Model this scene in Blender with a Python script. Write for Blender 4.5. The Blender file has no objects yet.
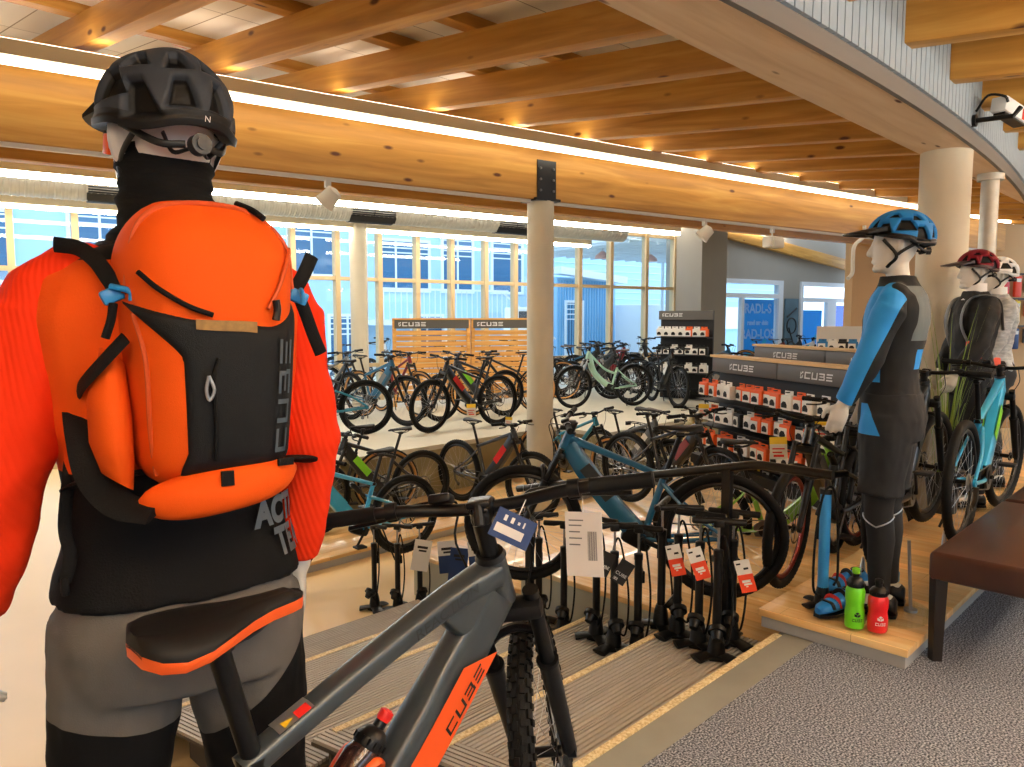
import bpy, bmesh, math, random
from mathutils import Vector, Matrix, noise
from math import sin, cos, pi, radians as R, sqrt, atan2
random.seed(7)
SC = bpy.context.scene
COL = SC.collection
V = Vector
# ------------------------------------------------------------------ camera constants
F = 760.0; CAMZ = 1.5; TH = math.atan(66.5 / F)
def ray(x, y):
    a = (x - 512) / F; b = (383.5 - y) / F
    return V((a, cos(TH) + b * sin(TH), -sin(TH) + b * cos(TH)))
def atz(x, y, z):
    r = ray(x, y); return V((0, 0, CAMZ)) + r * ((z - CAMZ) / r.z)
# stair frame: s runs along the top edge of the stairs, d runs down them
AZ = R(44.5); U = V((sin(AZ), cos(AZ), 0)); W = V((-cos(AZ), sin(AZ), 0)); A0 = V((.2, 2.42, 0)); SROT = pi / 2 - AZ
def SF(s, d, z=0): return A0 + U * s + W * d + V((0, 0, z))
SM = Matrix.Translation(A0) @ Matrix.Rotation(SROT, 4, 'Z')
# beam frame: along the big glulam beam and the window wall
BAZ = R(54.9); BROT = pi / 2 - BAZ
BM = Matrix.Translation(V((.3, 8.7, 0))) @ Matrix.Rotation(BROT, 4, 'Z')
WM = Matrix.Translation(V((-1.72, 15, 0))) @ Matrix.Rotation(pi / 2 - R(54.5), 4, 'Z')

# ------------------------------------------------------------------ tags
def tag(o, label, cat, group=None, kind=None):
    o['label'] = label
    o['category'] = cat
    if group: o['group'] = group
    if kind: o['kind'] = kind
    return o
def thing(name, label, cat, loc=(0, 0, 0), rz=0, group=None):
    o = bpy.data.objects.new(name, None); COL.objects.link(o)
    o.location = loc; o.rotation_euler = (0, 0, rz); o.empty_display_size = .05
    return tag(o, label, cat, group)
def kids(o): return [c for c in COL.objects if c.parent == o]
KID = {}
def reg(o, p):
    KID.setdefault(p.name, []).append(o)
def dup(root, loc, rz, label=None, group=None, cat=None):
    c = root.copy(); COL.objects.link(c); c.location = loc; c.rotation_euler = (0, 0, rz)
    if label: c['label'] = label
    if group: c['group'] = group
    def rec(a, b):
        for ch in KID.get(a.name, []):
            n = ch.copy(); COL.objects.link(n); n.parent = b; reg(n, b); rec(ch, n)
    rec(root, c)
    return c
def walk(o):
    yield o
    for c in KID.get(o.name, []): yield from walk(c)
def setmat(o, i, m):
    o.material_slots[i].link = 'OBJECT'; o.material_slots[i].material = m

# ------------------------------------------------------------------ mesh builder
def frames(pts, closed=False):
    n = len(pts); T = []
    for i in range(n):
        a = pts[(i - 1) % n] if (i > 0 or closed) else pts[0]
        b = pts[(i + 1) % n] if (i < n - 1 or closed) else pts[-1]
        t = (b - a); T.append(t.normalized() if t.length > 1e-9 else V((0, 0, 1)))
    ref = V((0, 0, 1)) if abs(T[0].z) < .9 else V((0, 1, 0))
    nrm = (ref - T[0] * ref.dot(T[0])).normalized(); out = []
    for t in T:
        nrm = nrm - t * nrm.dot(t)
        nrm = nrm.normalized() if nrm.length > 1e-6 else t.orthogonal().normalized()
        out.append((t, nrm, t.cross(nrm)))
    return out
def smooth_path(pts, sub=6, closed=False):
    pts = [V(p) for p in pts]; n = len(pts); out = []
    rng = range(n) if closed else range(n - 1)
    for i in rng:
        p0 = pts[(i - 1) % n] if (closed or i > 0) else pts[0] * 2 - pts[1]
        p1 = pts[i]; p2 = pts[(i + 1) % n]
        p3 = pts[(i + 2) % n] if (closed or i < n - 2) else pts[-1] * 2 - pts[-2]
        for k in range(sub):
            t = k / sub
            out.append(.5 * ((2 * p1) + (p2 - p0) * t + (2 * p0 - 5 * p1 + 4 * p2 - p3) * t * t + (3 * p1 - p0 - 3 * p2 + p3) * t ** 3))
    if not closed: out.append(pts[-1])
    return out
class MB:
    def __init__(s): s.v = []; s.f = []; s.mi = []; s.m = 0; s.M = None
    def add(s, vs, fs, m=None):
        b = len(s.v)
        s.v += [(s.M @ V(p)) if s.M is not None else V(p) for p in vs]
        for f in fs: s.f.append([b + i for i in f]); s.mi.append(s.m if m is None else m)
        return s
    def box(s, c, size, rot=None, m=None):
        x, y, z = [k / 2 for k in size]; c = V(c)
        vs = [V(p) for p in ((-x, -y, -z), (x, -y, -z), (x, y, -z), (-x, y, -z), (-x, -y, z), (x, -y, z), (x, y, z), (-x, y, z))]
        if rot is not None: vs = [rot @ p for p in vs]
        return s.add([c + p for p in vs], [(0, 3, 2, 1), (4, 5, 6, 7), (0, 1, 5, 4), (1, 2, 6, 5), (2, 3, 7, 6), (3, 0, 4, 7)], m)
    def b2(s, lo, hi, m=None):
        return s.box([(a + b) / 2 for a, b in zip(lo, hi)], [b - a for a, b in zip(lo, hi)], None, m)
    def rbox(s, c, size, r=.01, rot=None, m=None, seg=2):
        bm = bmesh.new(); bmesh.ops.create_cube(bm, size=1)
        for v in bm.verts: v.co = V((v.co.x * size[0], v.co.y * size[1], v.co.z * size[2]))
        bmesh.ops.bevel(bm, geom=list(bm.edges), offset=min(r, min(size) * .49), segments=seg, affect='EDGES', profile=.5)
        bm.verts.index_update(); c = V(c)
        vs = [c + (rot @ v.co if rot is not None else v.co) for v in bm.verts]
        fs = [[v.index for v in f.verts] for f in bm.faces]; bm.free()
        return s.add(vs, fs, m)
    def loft(s, rings, cap=True, closed=False, m=None):
        n = len(rings[0]); vs = [p for r in rings for p in r]; fs = []
        k = len(rings)
        for i in range(k if closed else k - 1):
            a = i * n; b = ((i + 1) % k) * n
            for j in range(n): j2 = (j + 1) % n; fs.append((a + j, a + j2, b + j2, b + j))
        if cap and not closed: fs.append(tuple(range(n))[::-1]); fs.append(tuple((k - 1) * n + j for j in range(n)))
        return s.add(vs, fs, m)
    def tube(s, pts, r, seg=10, closed=False, cap=True, m=None, flat=None, ex=2.0, up=None):
        """flat: (a,b) multipliers of the radius along the two frame axes, or one per point; up: fixed first axis"""
        pts = [V(p) for p in pts]; rs = r if isinstance(r, (list, tuple)) else [r] * len(pts)
        rings = []
        for i, (p, (t, n, b)) in enumerate(zip(pts, frames(pts, closed))):
            if up is not None:
                n = (up - t * up.dot(t)).normalized(); b = t.cross(n)
            fl = (flat[i] if isinstance(flat, list) else flat) or (1, 1); ring = []
            for k in range(seg):
                a = 2 * pi * k / seg; ca, sa = cos(a), sin(a)
                if ex != 2: ca = math.copysign(abs(ca) ** (2 / ex), ca); sa = math.copysign(abs(sa) ** (2 / ex), sa)
                ring.append(p + n * (ca * rs[i] * fl[0]) + b * (sa * rs[i] * fl[1]))
            rings.append(ring)
        return s.loft(rings, cap, closed, m)
    def cyl(s, a, b, r, r2=None, seg=16, m=None): return s.tube([a, b], [r, r if r2 is None else r2], seg, m=m)
    def limb(s, pts, rs, seg=14, m=None):
        """rounded ends: extra shrinking rings"""
        pts = [V(p) for p in pts]; d0 = (pts[0] - pts[1]).normalized(); d1 = (pts[-1] - pts[-2]).normalized()
        P, Q = [], []
        for k in (.98, .8, .45): P.append(pts[0] + d0 * rs[0] * k); Q.append(rs[0] * sqrt(max(0, 1 - k * k)))
        P += pts; Q += list(rs)
        for k in (.45, .8, .98): P.append(pts[-1] + d1 * rs[-1] * k); Q.append(rs[-1] * sqrt(max(0, 1 - k * k)))
        return s.tube(P, Q, seg, m=m)
    def lathe(s, prof, seg=20, c=(0, 0, 0), axis='z', m=None, cap=True):
        c = V(c); rings = []
        for r, h in prof:
            ring = []
            for k in range(seg):
                a = 2 * pi * k / seg
                p = {'z': V((r * cos(a), r * sin(a), h)), 'x': V((h, r * cos(a), r * sin(a))), 'y': V((r * sin(a), h, r * cos(a)))}[axis]
                ring.append(c + p)
            rings.append(ring)
        return s.loft(rings, cap, m=m)
    def prism(s, poly, h0, h1, plane='xy', m=None):
        def P(p, h): return {'xy': V((p[0], p[1], h)), 'xz': V((p[0], h, p[1])), 'yz': V((h, p[0], p[1]))}[plane]
        n = len(poly); vs = [P(p, h0) for p in poly] + [P(p, h1) for p in poly]
        fs = [tuple(range(n))[::-1], tuple(range(n, 2 * n))] + [(i, (i + 1) % n, n + (i + 1) % n, n + i) for i in range(n)]
        return s.add(vs, fs, m)
    def torus(s, c, Rr, r, axis='y', seg=32, sec=8, m=None, a0=0, a1=2 * pi):
        full = abs(a1 - a0 - 2 * pi) < 1e-6; c = V(c); pts = []
        for k in range(seg if full else seg + 1):
            a = a0 + (a1 - a0) * k / seg
            pts.append(c + {'y': V((Rr * cos(a), 0, Rr * sin(a))), 'z': V((Rr * cos(a), Rr * sin(a), 0)), 'x': V((0, Rr * cos(a), Rr * sin(a)))}[axis])
        return s.tube(pts, r, sec, closed=full, m=m)
    def ball(s, c, r, seg=14, ring=9, m=None):
        rr = (r, r, r) if not isinstance(r, (tuple, list)) else r; c = V(c); rings = []
        for i in range(ring + 1):
            t = -pi / 2 + pi * max(.02, min(.98, i / ring)); rings.append([c + V((rr[0] * cos(t) * cos(2 * pi * k / seg), rr[1] * cos(t) * sin(2 * pi * k / seg), rr[2] * sin(t))) for k in range(seg)])
        return s.loft(rings, m=m)
    def quadmap(s, quads, fn, nx=4, ny=2, m=None, th=None):
        """2-D quads (4 corners) subdivided and carried by fn(x,y)->point"""
        for q in quads:
            vs, fs = [], []
            for j in range(ny + 1):
                for i in range(nx + 1):
                    u, v = i / nx, j / ny
                    x = (q[0][0] * (1 - u) + q[1][0] * u) * (1 - v) + (q[3][0] * (1 - u) + q[2][0] * u) * v
                    y = (q[0][1] * (1 - u) + q[1][1] * u) * (1 - v) + (q[3][1] * (1 - u) + q[2][1] * u) * v
                    vs.append(fn(x, y))
            for j in range(ny):
                for i in range(nx):
                    a = j * (nx + 1) + i; fs.append((a, a + 1, a + nx + 2, a + nx + 1))
            s.add(vs, fs, m)
        return s
    def mesh(s, name):
        me = bpy.data.meshes.new(name); me.from_pydata([tuple(p) for p in s.v], [], s.f); me.polygons.foreach_set('material_index', s.mi); me.update()
        return me
    def build(s, name, mats, parent=None, smooth=35, fix=True):
        me = s.mesh(name); return mkobj(name, me, mats, parent, smooth, fix)
def mkobj(name, me, mats, parent=None, smooth=35, fix=True):
    if fix:
        bm = bmesh.new(); bm.from_mesh(me); bmesh.ops.recalc_face_normals(bm, faces=bm.faces); bm.to_mesh(me); bm.free()
    if not isinstance(mats, (list, tuple)): mats = [mats]
    for m in mats: me.materials.append(m)
    if smooth:
        me.polygons.foreach_set('use_smooth', [True] * len(me.polygons)); me.set_sharp_from_angle(angle=R(smooth))
    o = bpy.data.objects.new(name, me); COL.objects.link(o)
    if parent is not None: o.parent = parent; reg(o, parent)
    return o
def struct(name, mb, mats, label, cat, M=None, smooth=35):
    o = mb.build(name, mats, None, smooth); tag(o, label, cat, None, 'structure')
    if M is not None: o.matrix_world = M
    return o
def remesh(mb, voxel, smooth=6):
    me = mb.mesh('tmp'); o = bpy.data.objects.new('tmp', me); COL.objects.link(o)
    m = o.modifiers.new('r', 'REMESH'); m.mode = 'VOXEL'; m.voxel_size = voxel
    m2 = o.modifiers.new('s', 'SMOOTH'); m2.factor = .5; m2.iterations = smooth
    dg = bpy.context.evaluated_depsgraph_get(); dg.update()
    out = bpy.data.meshes.new_from_object(o.evaluated_get(dg))
    bpy.data.objects.remove(o); bpy.data.meshes.remove(me)
    out.materials.clear()
    return out
def cut_planes(me, planes):
    bm = bmesh.new(); bm.from_mesh(me)
    for co, no in planes:
        bmesh.ops.bisect_plane(bm, geom=list(bm.verts) + list(bm.edges) + list(bm.faces), plane_co=co, plane_no=no, dist=1e-5)
    bm.to_mesh(me); bm.free()
def paint(me, fn):
    me.polygons.foreach_set('material_index', [fn(p.center, p.normal) for p in me.polygons])
def wrinkle(me, amp, sc, zs=1.0, fn=None):
    me.update(); co = [v.co.copy() for v in me.vertices]; no = [v.normal.copy() for v in me.vertices]
    for v, c, n in zip(me.vertices, co, no):
        q = V((c.x * sc, c.y * sc, c.z * sc * zs))
        k = amp * noise.fractal(q, .8, 2.0, 3) if fn is None else amp * fn(c) * noise.fractal(q, .8, 2.0, 3)
        v.co = c + n * k
    me.update()
def text_mb(mb, txt, size, fn, m=0, align='CENTER', bold=0):
    cu = bpy.data.curves.new('t', 'FONT'); cu.body = txt; cu.size = size; cu.align_x = align; cu.align_y = 'CENTER'; cu.offset = bold
    o = bpy.data.objects.new('t', cu); COL.objects.link(o)
    dg = bpy.context.evaluated_depsgraph_get(); dg.update()
    me = bpy.data.meshes.new_from_object(o.evaluated_get(dg))
    mb.add([fn(v.co.x, v.co.y) for v in me.vertices], [list(p.vertices) for p in me.polygons], m)
    bpy.data.objects.remove(o); bpy.data.curves.remove(cu); bpy.data.meshes.remove(me)
def cube_quads(h=1.0, shear=0.0, logo=False, wid=1.0):
    """wide block capitals C U B E; origin at lower left"""
    t = .2; L = []
    G = {'C': [(0, 0, 1, t), (0, 1 - t, 1, 1), (0, t, t, 1 - t)], 'U': [(0, 0, 1, t), (0, t, t, 1), (1 - t, t, 1, 1)],
         'B': [(0, 0, 1, t), (0, 1 - t, .94, 1), (.1, .42, .94, .58), (1 - t, t, 1, .42), (.94 - t, .58, .94, 1 - t)],
         'E': [(0, 0, 1, t), (0, 1 - t, 1, 1), (0, .41, .9, .59)]}
    x = 0.0
    if logo:
        for (a, b, c, d) in ((0, .3, .12, .95), (.12, .62, .3, .8), (.05, .0, .35, .25), (.4, .1, .58, .5), (.3, .75, .62, 1.0)): L.append((x + a, b, x + c, d))
        x += .95
    for ch in 'CUBE':
        for a, b, c, d in G[ch]: L.append((x + a * 1.25 * wid, b, x + c * 1.25 * wid, d))
        x += 1.55 * wid
    q = [[((a + b * shear) * h, b * h), ((c + b * shear) * h, b * h), ((c + d * shear) * h, d * h), ((a + d * shear) * h, d * h)] for a, b, c, d in L]
    return q, (x - .3) * h

# ------------------------------------------------------------------ materials
def lin(h):
    h = h.lstrip('#'); c = [int(h[i:i + 2], 16) / 255 for i in (0, 2, 4)]
    return tuple((x / 12.92 if x <= .04045 else ((x + .055) / 1.055) ** 2.4) for x in c) + (1,)
MATS = {}
def newmat(name):
    m = bpy.data.materials.new(name); m.use_nodes = True; nt = m.node_tree
    return m, nt, nt.nodes['Principled BSDF']
def setin(b, **k):
    for a, v in k.items():
        b.inputs[a.replace('_', ' ')].default_value = v
def mat(name, color, rough=.5, metal=0, spec=.5, bump=0, bscale=200, var=0, vscale=8, coat=0, alpha=1, trans=0, sheen=0, stretch=(1, 1, 1)):
    if name in MATS: return MATS[name]
    m, nt, b = newmat(name); c = lin(color) if isinstance(color, str) else color
    b.inputs['Base Color'].default_value = c; b.inputs['Roughness'].default_value = rough; b.inputs['Metallic'].default_value = metal
    b.inputs['Specular IOR Level'].default_value = spec; b.inputs['Coat Weight'].default_value = coat; b.inputs['Alpha'].default_value = alpha; b.inputs['Transmission Weight'].default_value = trans
    if sheen: b.inputs['Sheen Weight'].default_value = sheen
    N = nt.nodes; L = nt.links
    if bump or var:
        tc = N.new('ShaderNodeTexCoord'); mp = N.new('ShaderNodeMapping'); mp.inputs['Scale'].default_value = stretch; L.new(tc.outputs['Object'], mp.inputs[0])
    if bump:
        n = N.new('ShaderNodeTexNoise'); n.inputs['Scale'].default_value = bscale; n.inputs['Detail'].default_value = 3; L.new(mp.outputs[0], n.inputs['Vector'])
        bp = N.new('ShaderNodeBump'); bp.inputs['Strength'].default_value = bump; bp.inputs['Distance'].default_value = .01
        L.new(n.outputs['Fac'], bp.inputs['Height']); L.new(bp.outputs[0], b.inputs['Normal'])
    if var:
        n2 = N.new('ShaderNodeTexNoise'); n2.inputs['Scale'].default_value = vscale; n2.inputs['Detail'].default_value = 5; L.new(mp.outputs[0], n2.inputs['Vector'])
        mx = N.new('ShaderNodeMix'); mx.data_type = 'RGBA'; mx.inputs['A'].default_value = tuple(x * (1 - var) for x in c[:3]) + (1,); mx.inputs['B'].default_value = tuple(min(1, x * (1 + var)) for x in c[:3]) + (1,)
        L.new(n2.outputs['Fac'], mx.inputs['Factor']); L.new(mx.outputs['Result'], b.inputs['Base Color'])
    MATS[name] = m; return m
def ramp(N, stops):
    r = N.new('ShaderNodeValToRGB'); e = r.color_ramp.elements
    while len(e) < len(stops): e.new(.5)
    for x, (p, c) in zip(e, stops): x.position = p; x.color = lin(c) if isinstance(c, str) else c
    return r
def wood(name, dark, mid, light, knots=True, sx=.6, sc=7, rough=.45, coat=.0, gaps=None, knot='#5a2a08'):
    """grain along local x; gaps=(length,width) lays staves with colour changes"""
    m, nt, b = newmat(name); N, L = nt.nodes, nt.links
    tc = N.new('ShaderNodeTexCoord'); mp = N.new('ShaderNodeMapping'); mp.inputs['Scale'].default_value = (sx, sc, sc); L.new(tc.outputs['Object'], mp.inputs[0])
    oi = N.new('ShaderNodeObjectInfo'); L.new(oi.outputs['Random'], mp.inputs['Location'])
    n = N.new('ShaderNodeTexNoise'); n.inputs['Scale'].default_value = 2.2; n.inputs['Detail'].default_value = 6; n.inputs['Distortion'].default_value = .7; L.new(mp.outputs[0], n.inputs['Vector'])
    r = ramp(N, [(.25, dark), (.5, mid), (.75, light)]); L.new(n.outputs['Fac'], r.inputs[0])
    out = r.outputs[0]
    if gaps:
        bt = N.new('ShaderNodeTexBrick'); bt.offset = .37; bt.inputs['Color1'].default_value = (.72, .72, .72, 1); bt.inputs['Color2'].default_value = (1.12, 1.08, 1.02, 1); bt.inputs['Mortar'].default_value = (.45, .35, .25, 1)
        bt.inputs['Scale'].default_value = 1; bt.inputs['Brick Width'].default_value = gaps[0]; bt.inputs['Row Height'].default_value = gaps[1]; bt.inputs['Mortar Size'].default_value = .0012; bt.inputs['Mortar Smooth'].default_value = .2
        L.new(tc.outputs['Object'], bt.inputs['Vector'])
        mx = N.new('ShaderNodeMix'); mx.data_type = 'RGBA'; mx.blend_type = 'MULTIPLY'; mx.inputs['Factor'].default_value = .85
        L.new(out, mx.inputs['A']); L.new(bt.outputs['Color'], mx.inputs['B']); out = mx.outputs['Result']
    if knots:
        mp2 = N.new('ShaderNodeMapping'); mp2.inputs['Scale'].default_value = (1.6, 6.5, 4.2); L.new(tc.outputs['Object'], mp2.inputs[0]); L.new(oi.outputs['Random'], mp2.inputs['Location'])
        vo = N.new('ShaderNodeTexVoronoi'); vo.inputs['Scale'].default_value = 1.1; L.new(mp2.outputs[0], vo.inputs['Vector'])
        r2 = ramp(N, [(.06, (1, 1, 1, 1)), (.12, (0, 0, 0, 1))]); L.new(vo.outputs['Distance'], r2.inputs[0])
        mx = N.new('ShaderNodeMix'); mx.data_type = 'RGBA'; mx.inputs['B'].default_value = lin(knot)
        L.new(r2.outputs[0], mx.inputs['Factor']); L.new(out, mx.inputs['A']); out = mx.outputs['Result']
    L.new(out, b.inputs['Base Color']); b.inputs['Roughness'].default_value = rough; b.inputs['Coat Weight'].default_value = coat
    bp = N.new('ShaderNodeBump'); bp.inputs['Strength'].default_value = .08; L.new(n.outputs['Fac'], bp.inputs['Height']); L.new(bp.outputs[0], b.inputs['Normal'])
    MATS[name] = m; return m
def ribbed(name, color, scale=34):
    m = mat(name, color, .8, spec=.2); nt = m.node_tree; N, L = nt.nodes, nt.links
    tc = N.new('ShaderNodeTexCoord'); mp = N.new('ShaderNodeMapping'); mp.inputs['Rotation'].default_value = (0, R(12), R(30)); w = N.new('ShaderNodeTexWave'); w.inputs['Scale'].default_value = scale; w.inputs['Distortion'].default_value = .6
    bp = N.new('ShaderNodeBump'); bp.inputs['Strength'].default_value = .25; bp.inputs['Distance'].default_value = .004
    L.new(tc.outputs['Object'], mp.inputs[0]); L.new(mp.outputs[0], w.inputs['Vector']); L.new(w.outputs['Fac'], bp.inputs['Height']); L.new(bp.outputs[0], nt.nodes['Principled BSDF'].inputs['Normal']); return m
def speckle(name, c1, c2, c3, scale=350, rough=.9, bump=.3):
    m, nt, b = newmat(name); N, L = nt.nodes, nt.links
    tc = N.new('ShaderNodeTexCoord'); n = N.new('ShaderNodeTexNoise'); n.inputs['Scale'].default_value = scale; n.inputs['Detail'].default_value = 2; L.new(tc.outputs['Object'], n.inputs['Vector'])
    r = ramp(N, [(.36, c1), (.5, c2), (.64, c3)]); L.new(n.outputs['Fac'], r.inputs[0]); L.new(r.outputs[0], b.inputs['Base Color'])
    b.inputs['Roughness'].default_value = rough; b.inputs['Specular IOR Level'].default_value = .2
    bp = N.new('ShaderNodeBump'); bp.inputs['Strength'].default_value = bump; bp.inputs['Distance'].default_value = .004; L.new(n.outputs['Fac'], bp.inputs['Height']); L.new(bp.outputs[0], b.inputs['Normal'])
    MATS[name] = m; return m
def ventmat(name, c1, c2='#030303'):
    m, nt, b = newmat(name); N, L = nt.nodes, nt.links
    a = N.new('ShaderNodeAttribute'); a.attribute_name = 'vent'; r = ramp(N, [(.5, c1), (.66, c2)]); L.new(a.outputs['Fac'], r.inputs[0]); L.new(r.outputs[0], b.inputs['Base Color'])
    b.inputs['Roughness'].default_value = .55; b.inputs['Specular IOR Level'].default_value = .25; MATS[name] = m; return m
def emit(name, color, strength):
    m = bpy.data.materials.new(name); m.use_nodes = True; N = m.node_tree.nodes; N.clear()
    e = N.new('ShaderNodeEmission'); e.inputs[0].default_value = lin(color); e.inputs[1].default_value = strength
    o = N.new('ShaderNodeOutputMaterial'); m.node_tree.links.new(e.outputs[0], o.inputs[0]); MATS[name] = m; return m
def postermat(name, c):
    m, nt, b = newmat(name); N, L = nt.nodes, nt.links; b.inputs['Base Color'].default_value = lin(c); b.inputs['Roughness'].default_value = .5
    t = N.new('ShaderNodeBsdfTranslucent'); t.inputs[0].default_value = lin(c); mx = N.new('ShaderNodeMixShader'); mx.inputs[0].default_value = .55; o = N['Material Output']
    L.new(b.outputs[0], mx.inputs[1]); L.new(t.outputs[0], mx.inputs[2]); L.new(mx.outputs[0], o.inputs[0]); MATS[name] = m; return m
def glassmat(name, tint=(1, 1, 1), refl=.12):
    m = bpy.data.materials.new(name); m.use_nodes = True; N = m.node_tree.nodes; L = m.node_tree.links; N.clear()
    t = N.new('ShaderNodeBsdfTransparent'); t.inputs[0].default_value = tuple(tint) + (1,); g = N.new('ShaderNodeBsdfGlossy'); g.inputs['Roughness'].default_value = .02
    mx = N.new('ShaderNodeMixShader'); lw = N.new('ShaderNodeLayerWeight'); lw.inputs[0].default_value = .5; pw_ = N.new('ShaderNodeMath'); pw_.operation = 'POWER'; pw_.inputs[1].default_value = 4; L.new(lw.outputs['Facing'], pw_.inputs[0]); fr = N.new('ShaderNodeMath'); fr.operation = 'MULTIPLY_ADD'; fr.inputs[1].default_value = .5; fr.inputs[2].default_value = .025; L.new(pw_.outputs[0], fr.inputs[0])
    o = N.new('ShaderNodeOutputMaterial'); L.new(fr.outputs[0], mx.inputs[0]); L.new(t.outputs[0], mx.inputs[1]); L.new(g.outputs[0], mx.inputs[2]); L.new(mx.outputs[0], o.inputs[0]); MATS[name] = m; return m
# ================================================================== palette
BLK = mat('black plastic', '#08090a', .4, spec=.35, bump=.02, bscale=600)
RUB = mat('tyre rubber', '#090909', .75, spec=.3, bump=.1, bscale=400)
MBLK = mat('satin black metal', '#0a0b0d', .32, spec=.4)
STEEL = mat('steel', '#9a9c9e', .28, metal=.9)
DSTEEL = mat('dark steel', '#3a3c40', .35, metal=.8)
SILV = mat('silver', '#c4c6c8', .3, metal=.85)
WHITE = mat('white paint', '#e8e8e6', .5)
OFFW = mat('off white', '#d9d6cd', .6)
ORANGE = mat('orange paint', '#f05a1e', .4)
RED = mat('red', '#d8231c', .45)
YEL = mat('yellow', '#f0c828', .5)
TEAL = mat('teal paint', '#1f7f9c', .35, coat=.4)
LBLUE = mat('light blue paint', '#2fa0cf', .35, coat=.4)
DBLUE = mat('petrol blue paint', '#165f84', .35, coat=.5)
GRN = mat('lime green', '#7ed321', .4)
MINT = mat('mint paint', '#a9d6c3', .35, coat=.4)
DGREY = mat('dark grey paint', '#2b2f33', .4, coat=.3)
MGREY = mat('grey paint', '#6d7276', .4)
CREAM = mat('cream paint', '#d8cba4', .4, coat=.3)
NAVY = mat('navy card', '#16356a', .5)
CARDW = mat('white card', '#e9e7e2', .6)
CARDO = mat('orange card', '#ee4a22', .55)
CARDK = mat('black card', '#191a1c', .5)
CARDY = mat('yellow card', '#f2d23c', .55)
PRINT = mat('print black', '#141414', .6)
WPRINT = mat('print white', '#e6e6e6', .6)
GPRINT = mat('print grey', '#4a5560', .5)
GLUE = wood('glulam', '#a16f28', '#c28b3a', '#d9a955', True, .35, 5, .5)
LARCH = wood('light timber', '#c9a070', '#dab588', '#e6c69c', True, .4, 5, .6)
STAVE = wood('stave parquet', '#e3b06a', '#f0c686', '#f8dca4', False, .8, 9, .3, .25, (.9, .11))
SLATW = wood('slat pine', '#c98a3c', '#dca354', '#eabb72', False, .5, 9, .55)
GREYW = mat('white painted boards', '#9aa6b0', .7, var=.12, vscale=12)
CARPET = speckle('carpet', '#323439', '#72757e', '#b6b9c2', 140, .9, .2)
CONC = mat('concrete floor', '#efcf98', .3, var=.1, vscale=1.2, bump=.01, bscale=30, spec=.5)
STRIP = mat('screed strip', '#8d8b80', .55, var=.18, vscale=5, bump=.05, bscale=60)
NOSE = speckle('nosing', '#c9b184', '#e2cc9a', '#efe0b6', 90, .6, .15)
COLM = mat('concrete column', '#cfc8b4', .7, var=.1, vscale=3, bump=.08, bscale=25)
GALV = mat('galvanised', '#b9b9b2', .45, metal=.35, var=.15, vscale=14)
DECK = mat('wpc deck', '#aba296', .45); DECKG = mat('wpc groove shade', '#574e45', .8)  # groove faces get a darker colour, shade painted in so the lines read
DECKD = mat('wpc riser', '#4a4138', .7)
PLGREY = mat('plinth side', '#a3a4a3', .6, var=.06, vscale=9)
PLCREAM = mat('plinth side cream', '#b9b5a0', .65, var=.06, vscale=6)
WALLG = mat('grey wall', '#9c968c', .8, var=.04, vscale=3)
WALLB = mat('beige wall', '#cfa878', .8, var=.04, vscale=3)
WALLW = mat('white wall', '#d8d4ca', .8)
GLASS = glassmat('window glass', (.9, .96, 1.0))
CLEAR = glassmat('clear glass', (.96, .98, .97))

# ================================================================== floors and stairs
ZL = -.78
mb = MB(); mb.b2((-9, .0, ZL - .2), (20, 18, ZL)); struct('floor', mb, CONC, 'pale polished concrete floor of the lower sales hall', 'floor', SM)
mb = MB(); mb.b2((-9, -9, -.3), (20, -.165, 0)); struct('floor_gallery', mb, CARPET, 'grey speckled carpet on the upper gallery', 'floor', SM)
mb = MB(); mb.b2((-9, -.165, -.79), (1.53, -.03, .002)); mb.b2((1.53, -.165, -.79), (20, .0, -.004)); struct('trim_1', mb, STRIP, 'grey screed strip along the carpet edge above the stairs', 'edge strip', SM)
mb = MB(); mb.b2((-9, -.03, -.1), (1.5, .004, .006)); struct('trim_2', mb, NOSE, 'pale speckled nosing along the top stair edge', 'nosing', SM)
TR, RI = .59, .13
sL = lambda d: -.05 - .2 * d
def deckprofile(y0, y1):
    """list of (y, z) over grooved boards between y0 and y1"""
    out = []; bw = .139; gap = .006; y = y1
    while y > y0 + .02:
        lo = max(y0, y - bw); p = [(lo, -.03), (lo, 0)]; n = max(1, round((y - lo) / .0232)); w = (y - lo) / n
        for k in range(n):
            a = lo + k * w
            p += [(a + w * .3, 0), (a + w * .33, -.011), (a + w * .67, -.011), (a + w * .7, 0)]
        p += [(y, 0), (y, -.03)]; out.append(p); y = lo - gap
    return out
st = thing('staircase', 'low staircase of grooved grey brown decking descending to the lower hall', 'stairs'); st['kind'] = 'structure'
st.matrix_world = SM
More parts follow.
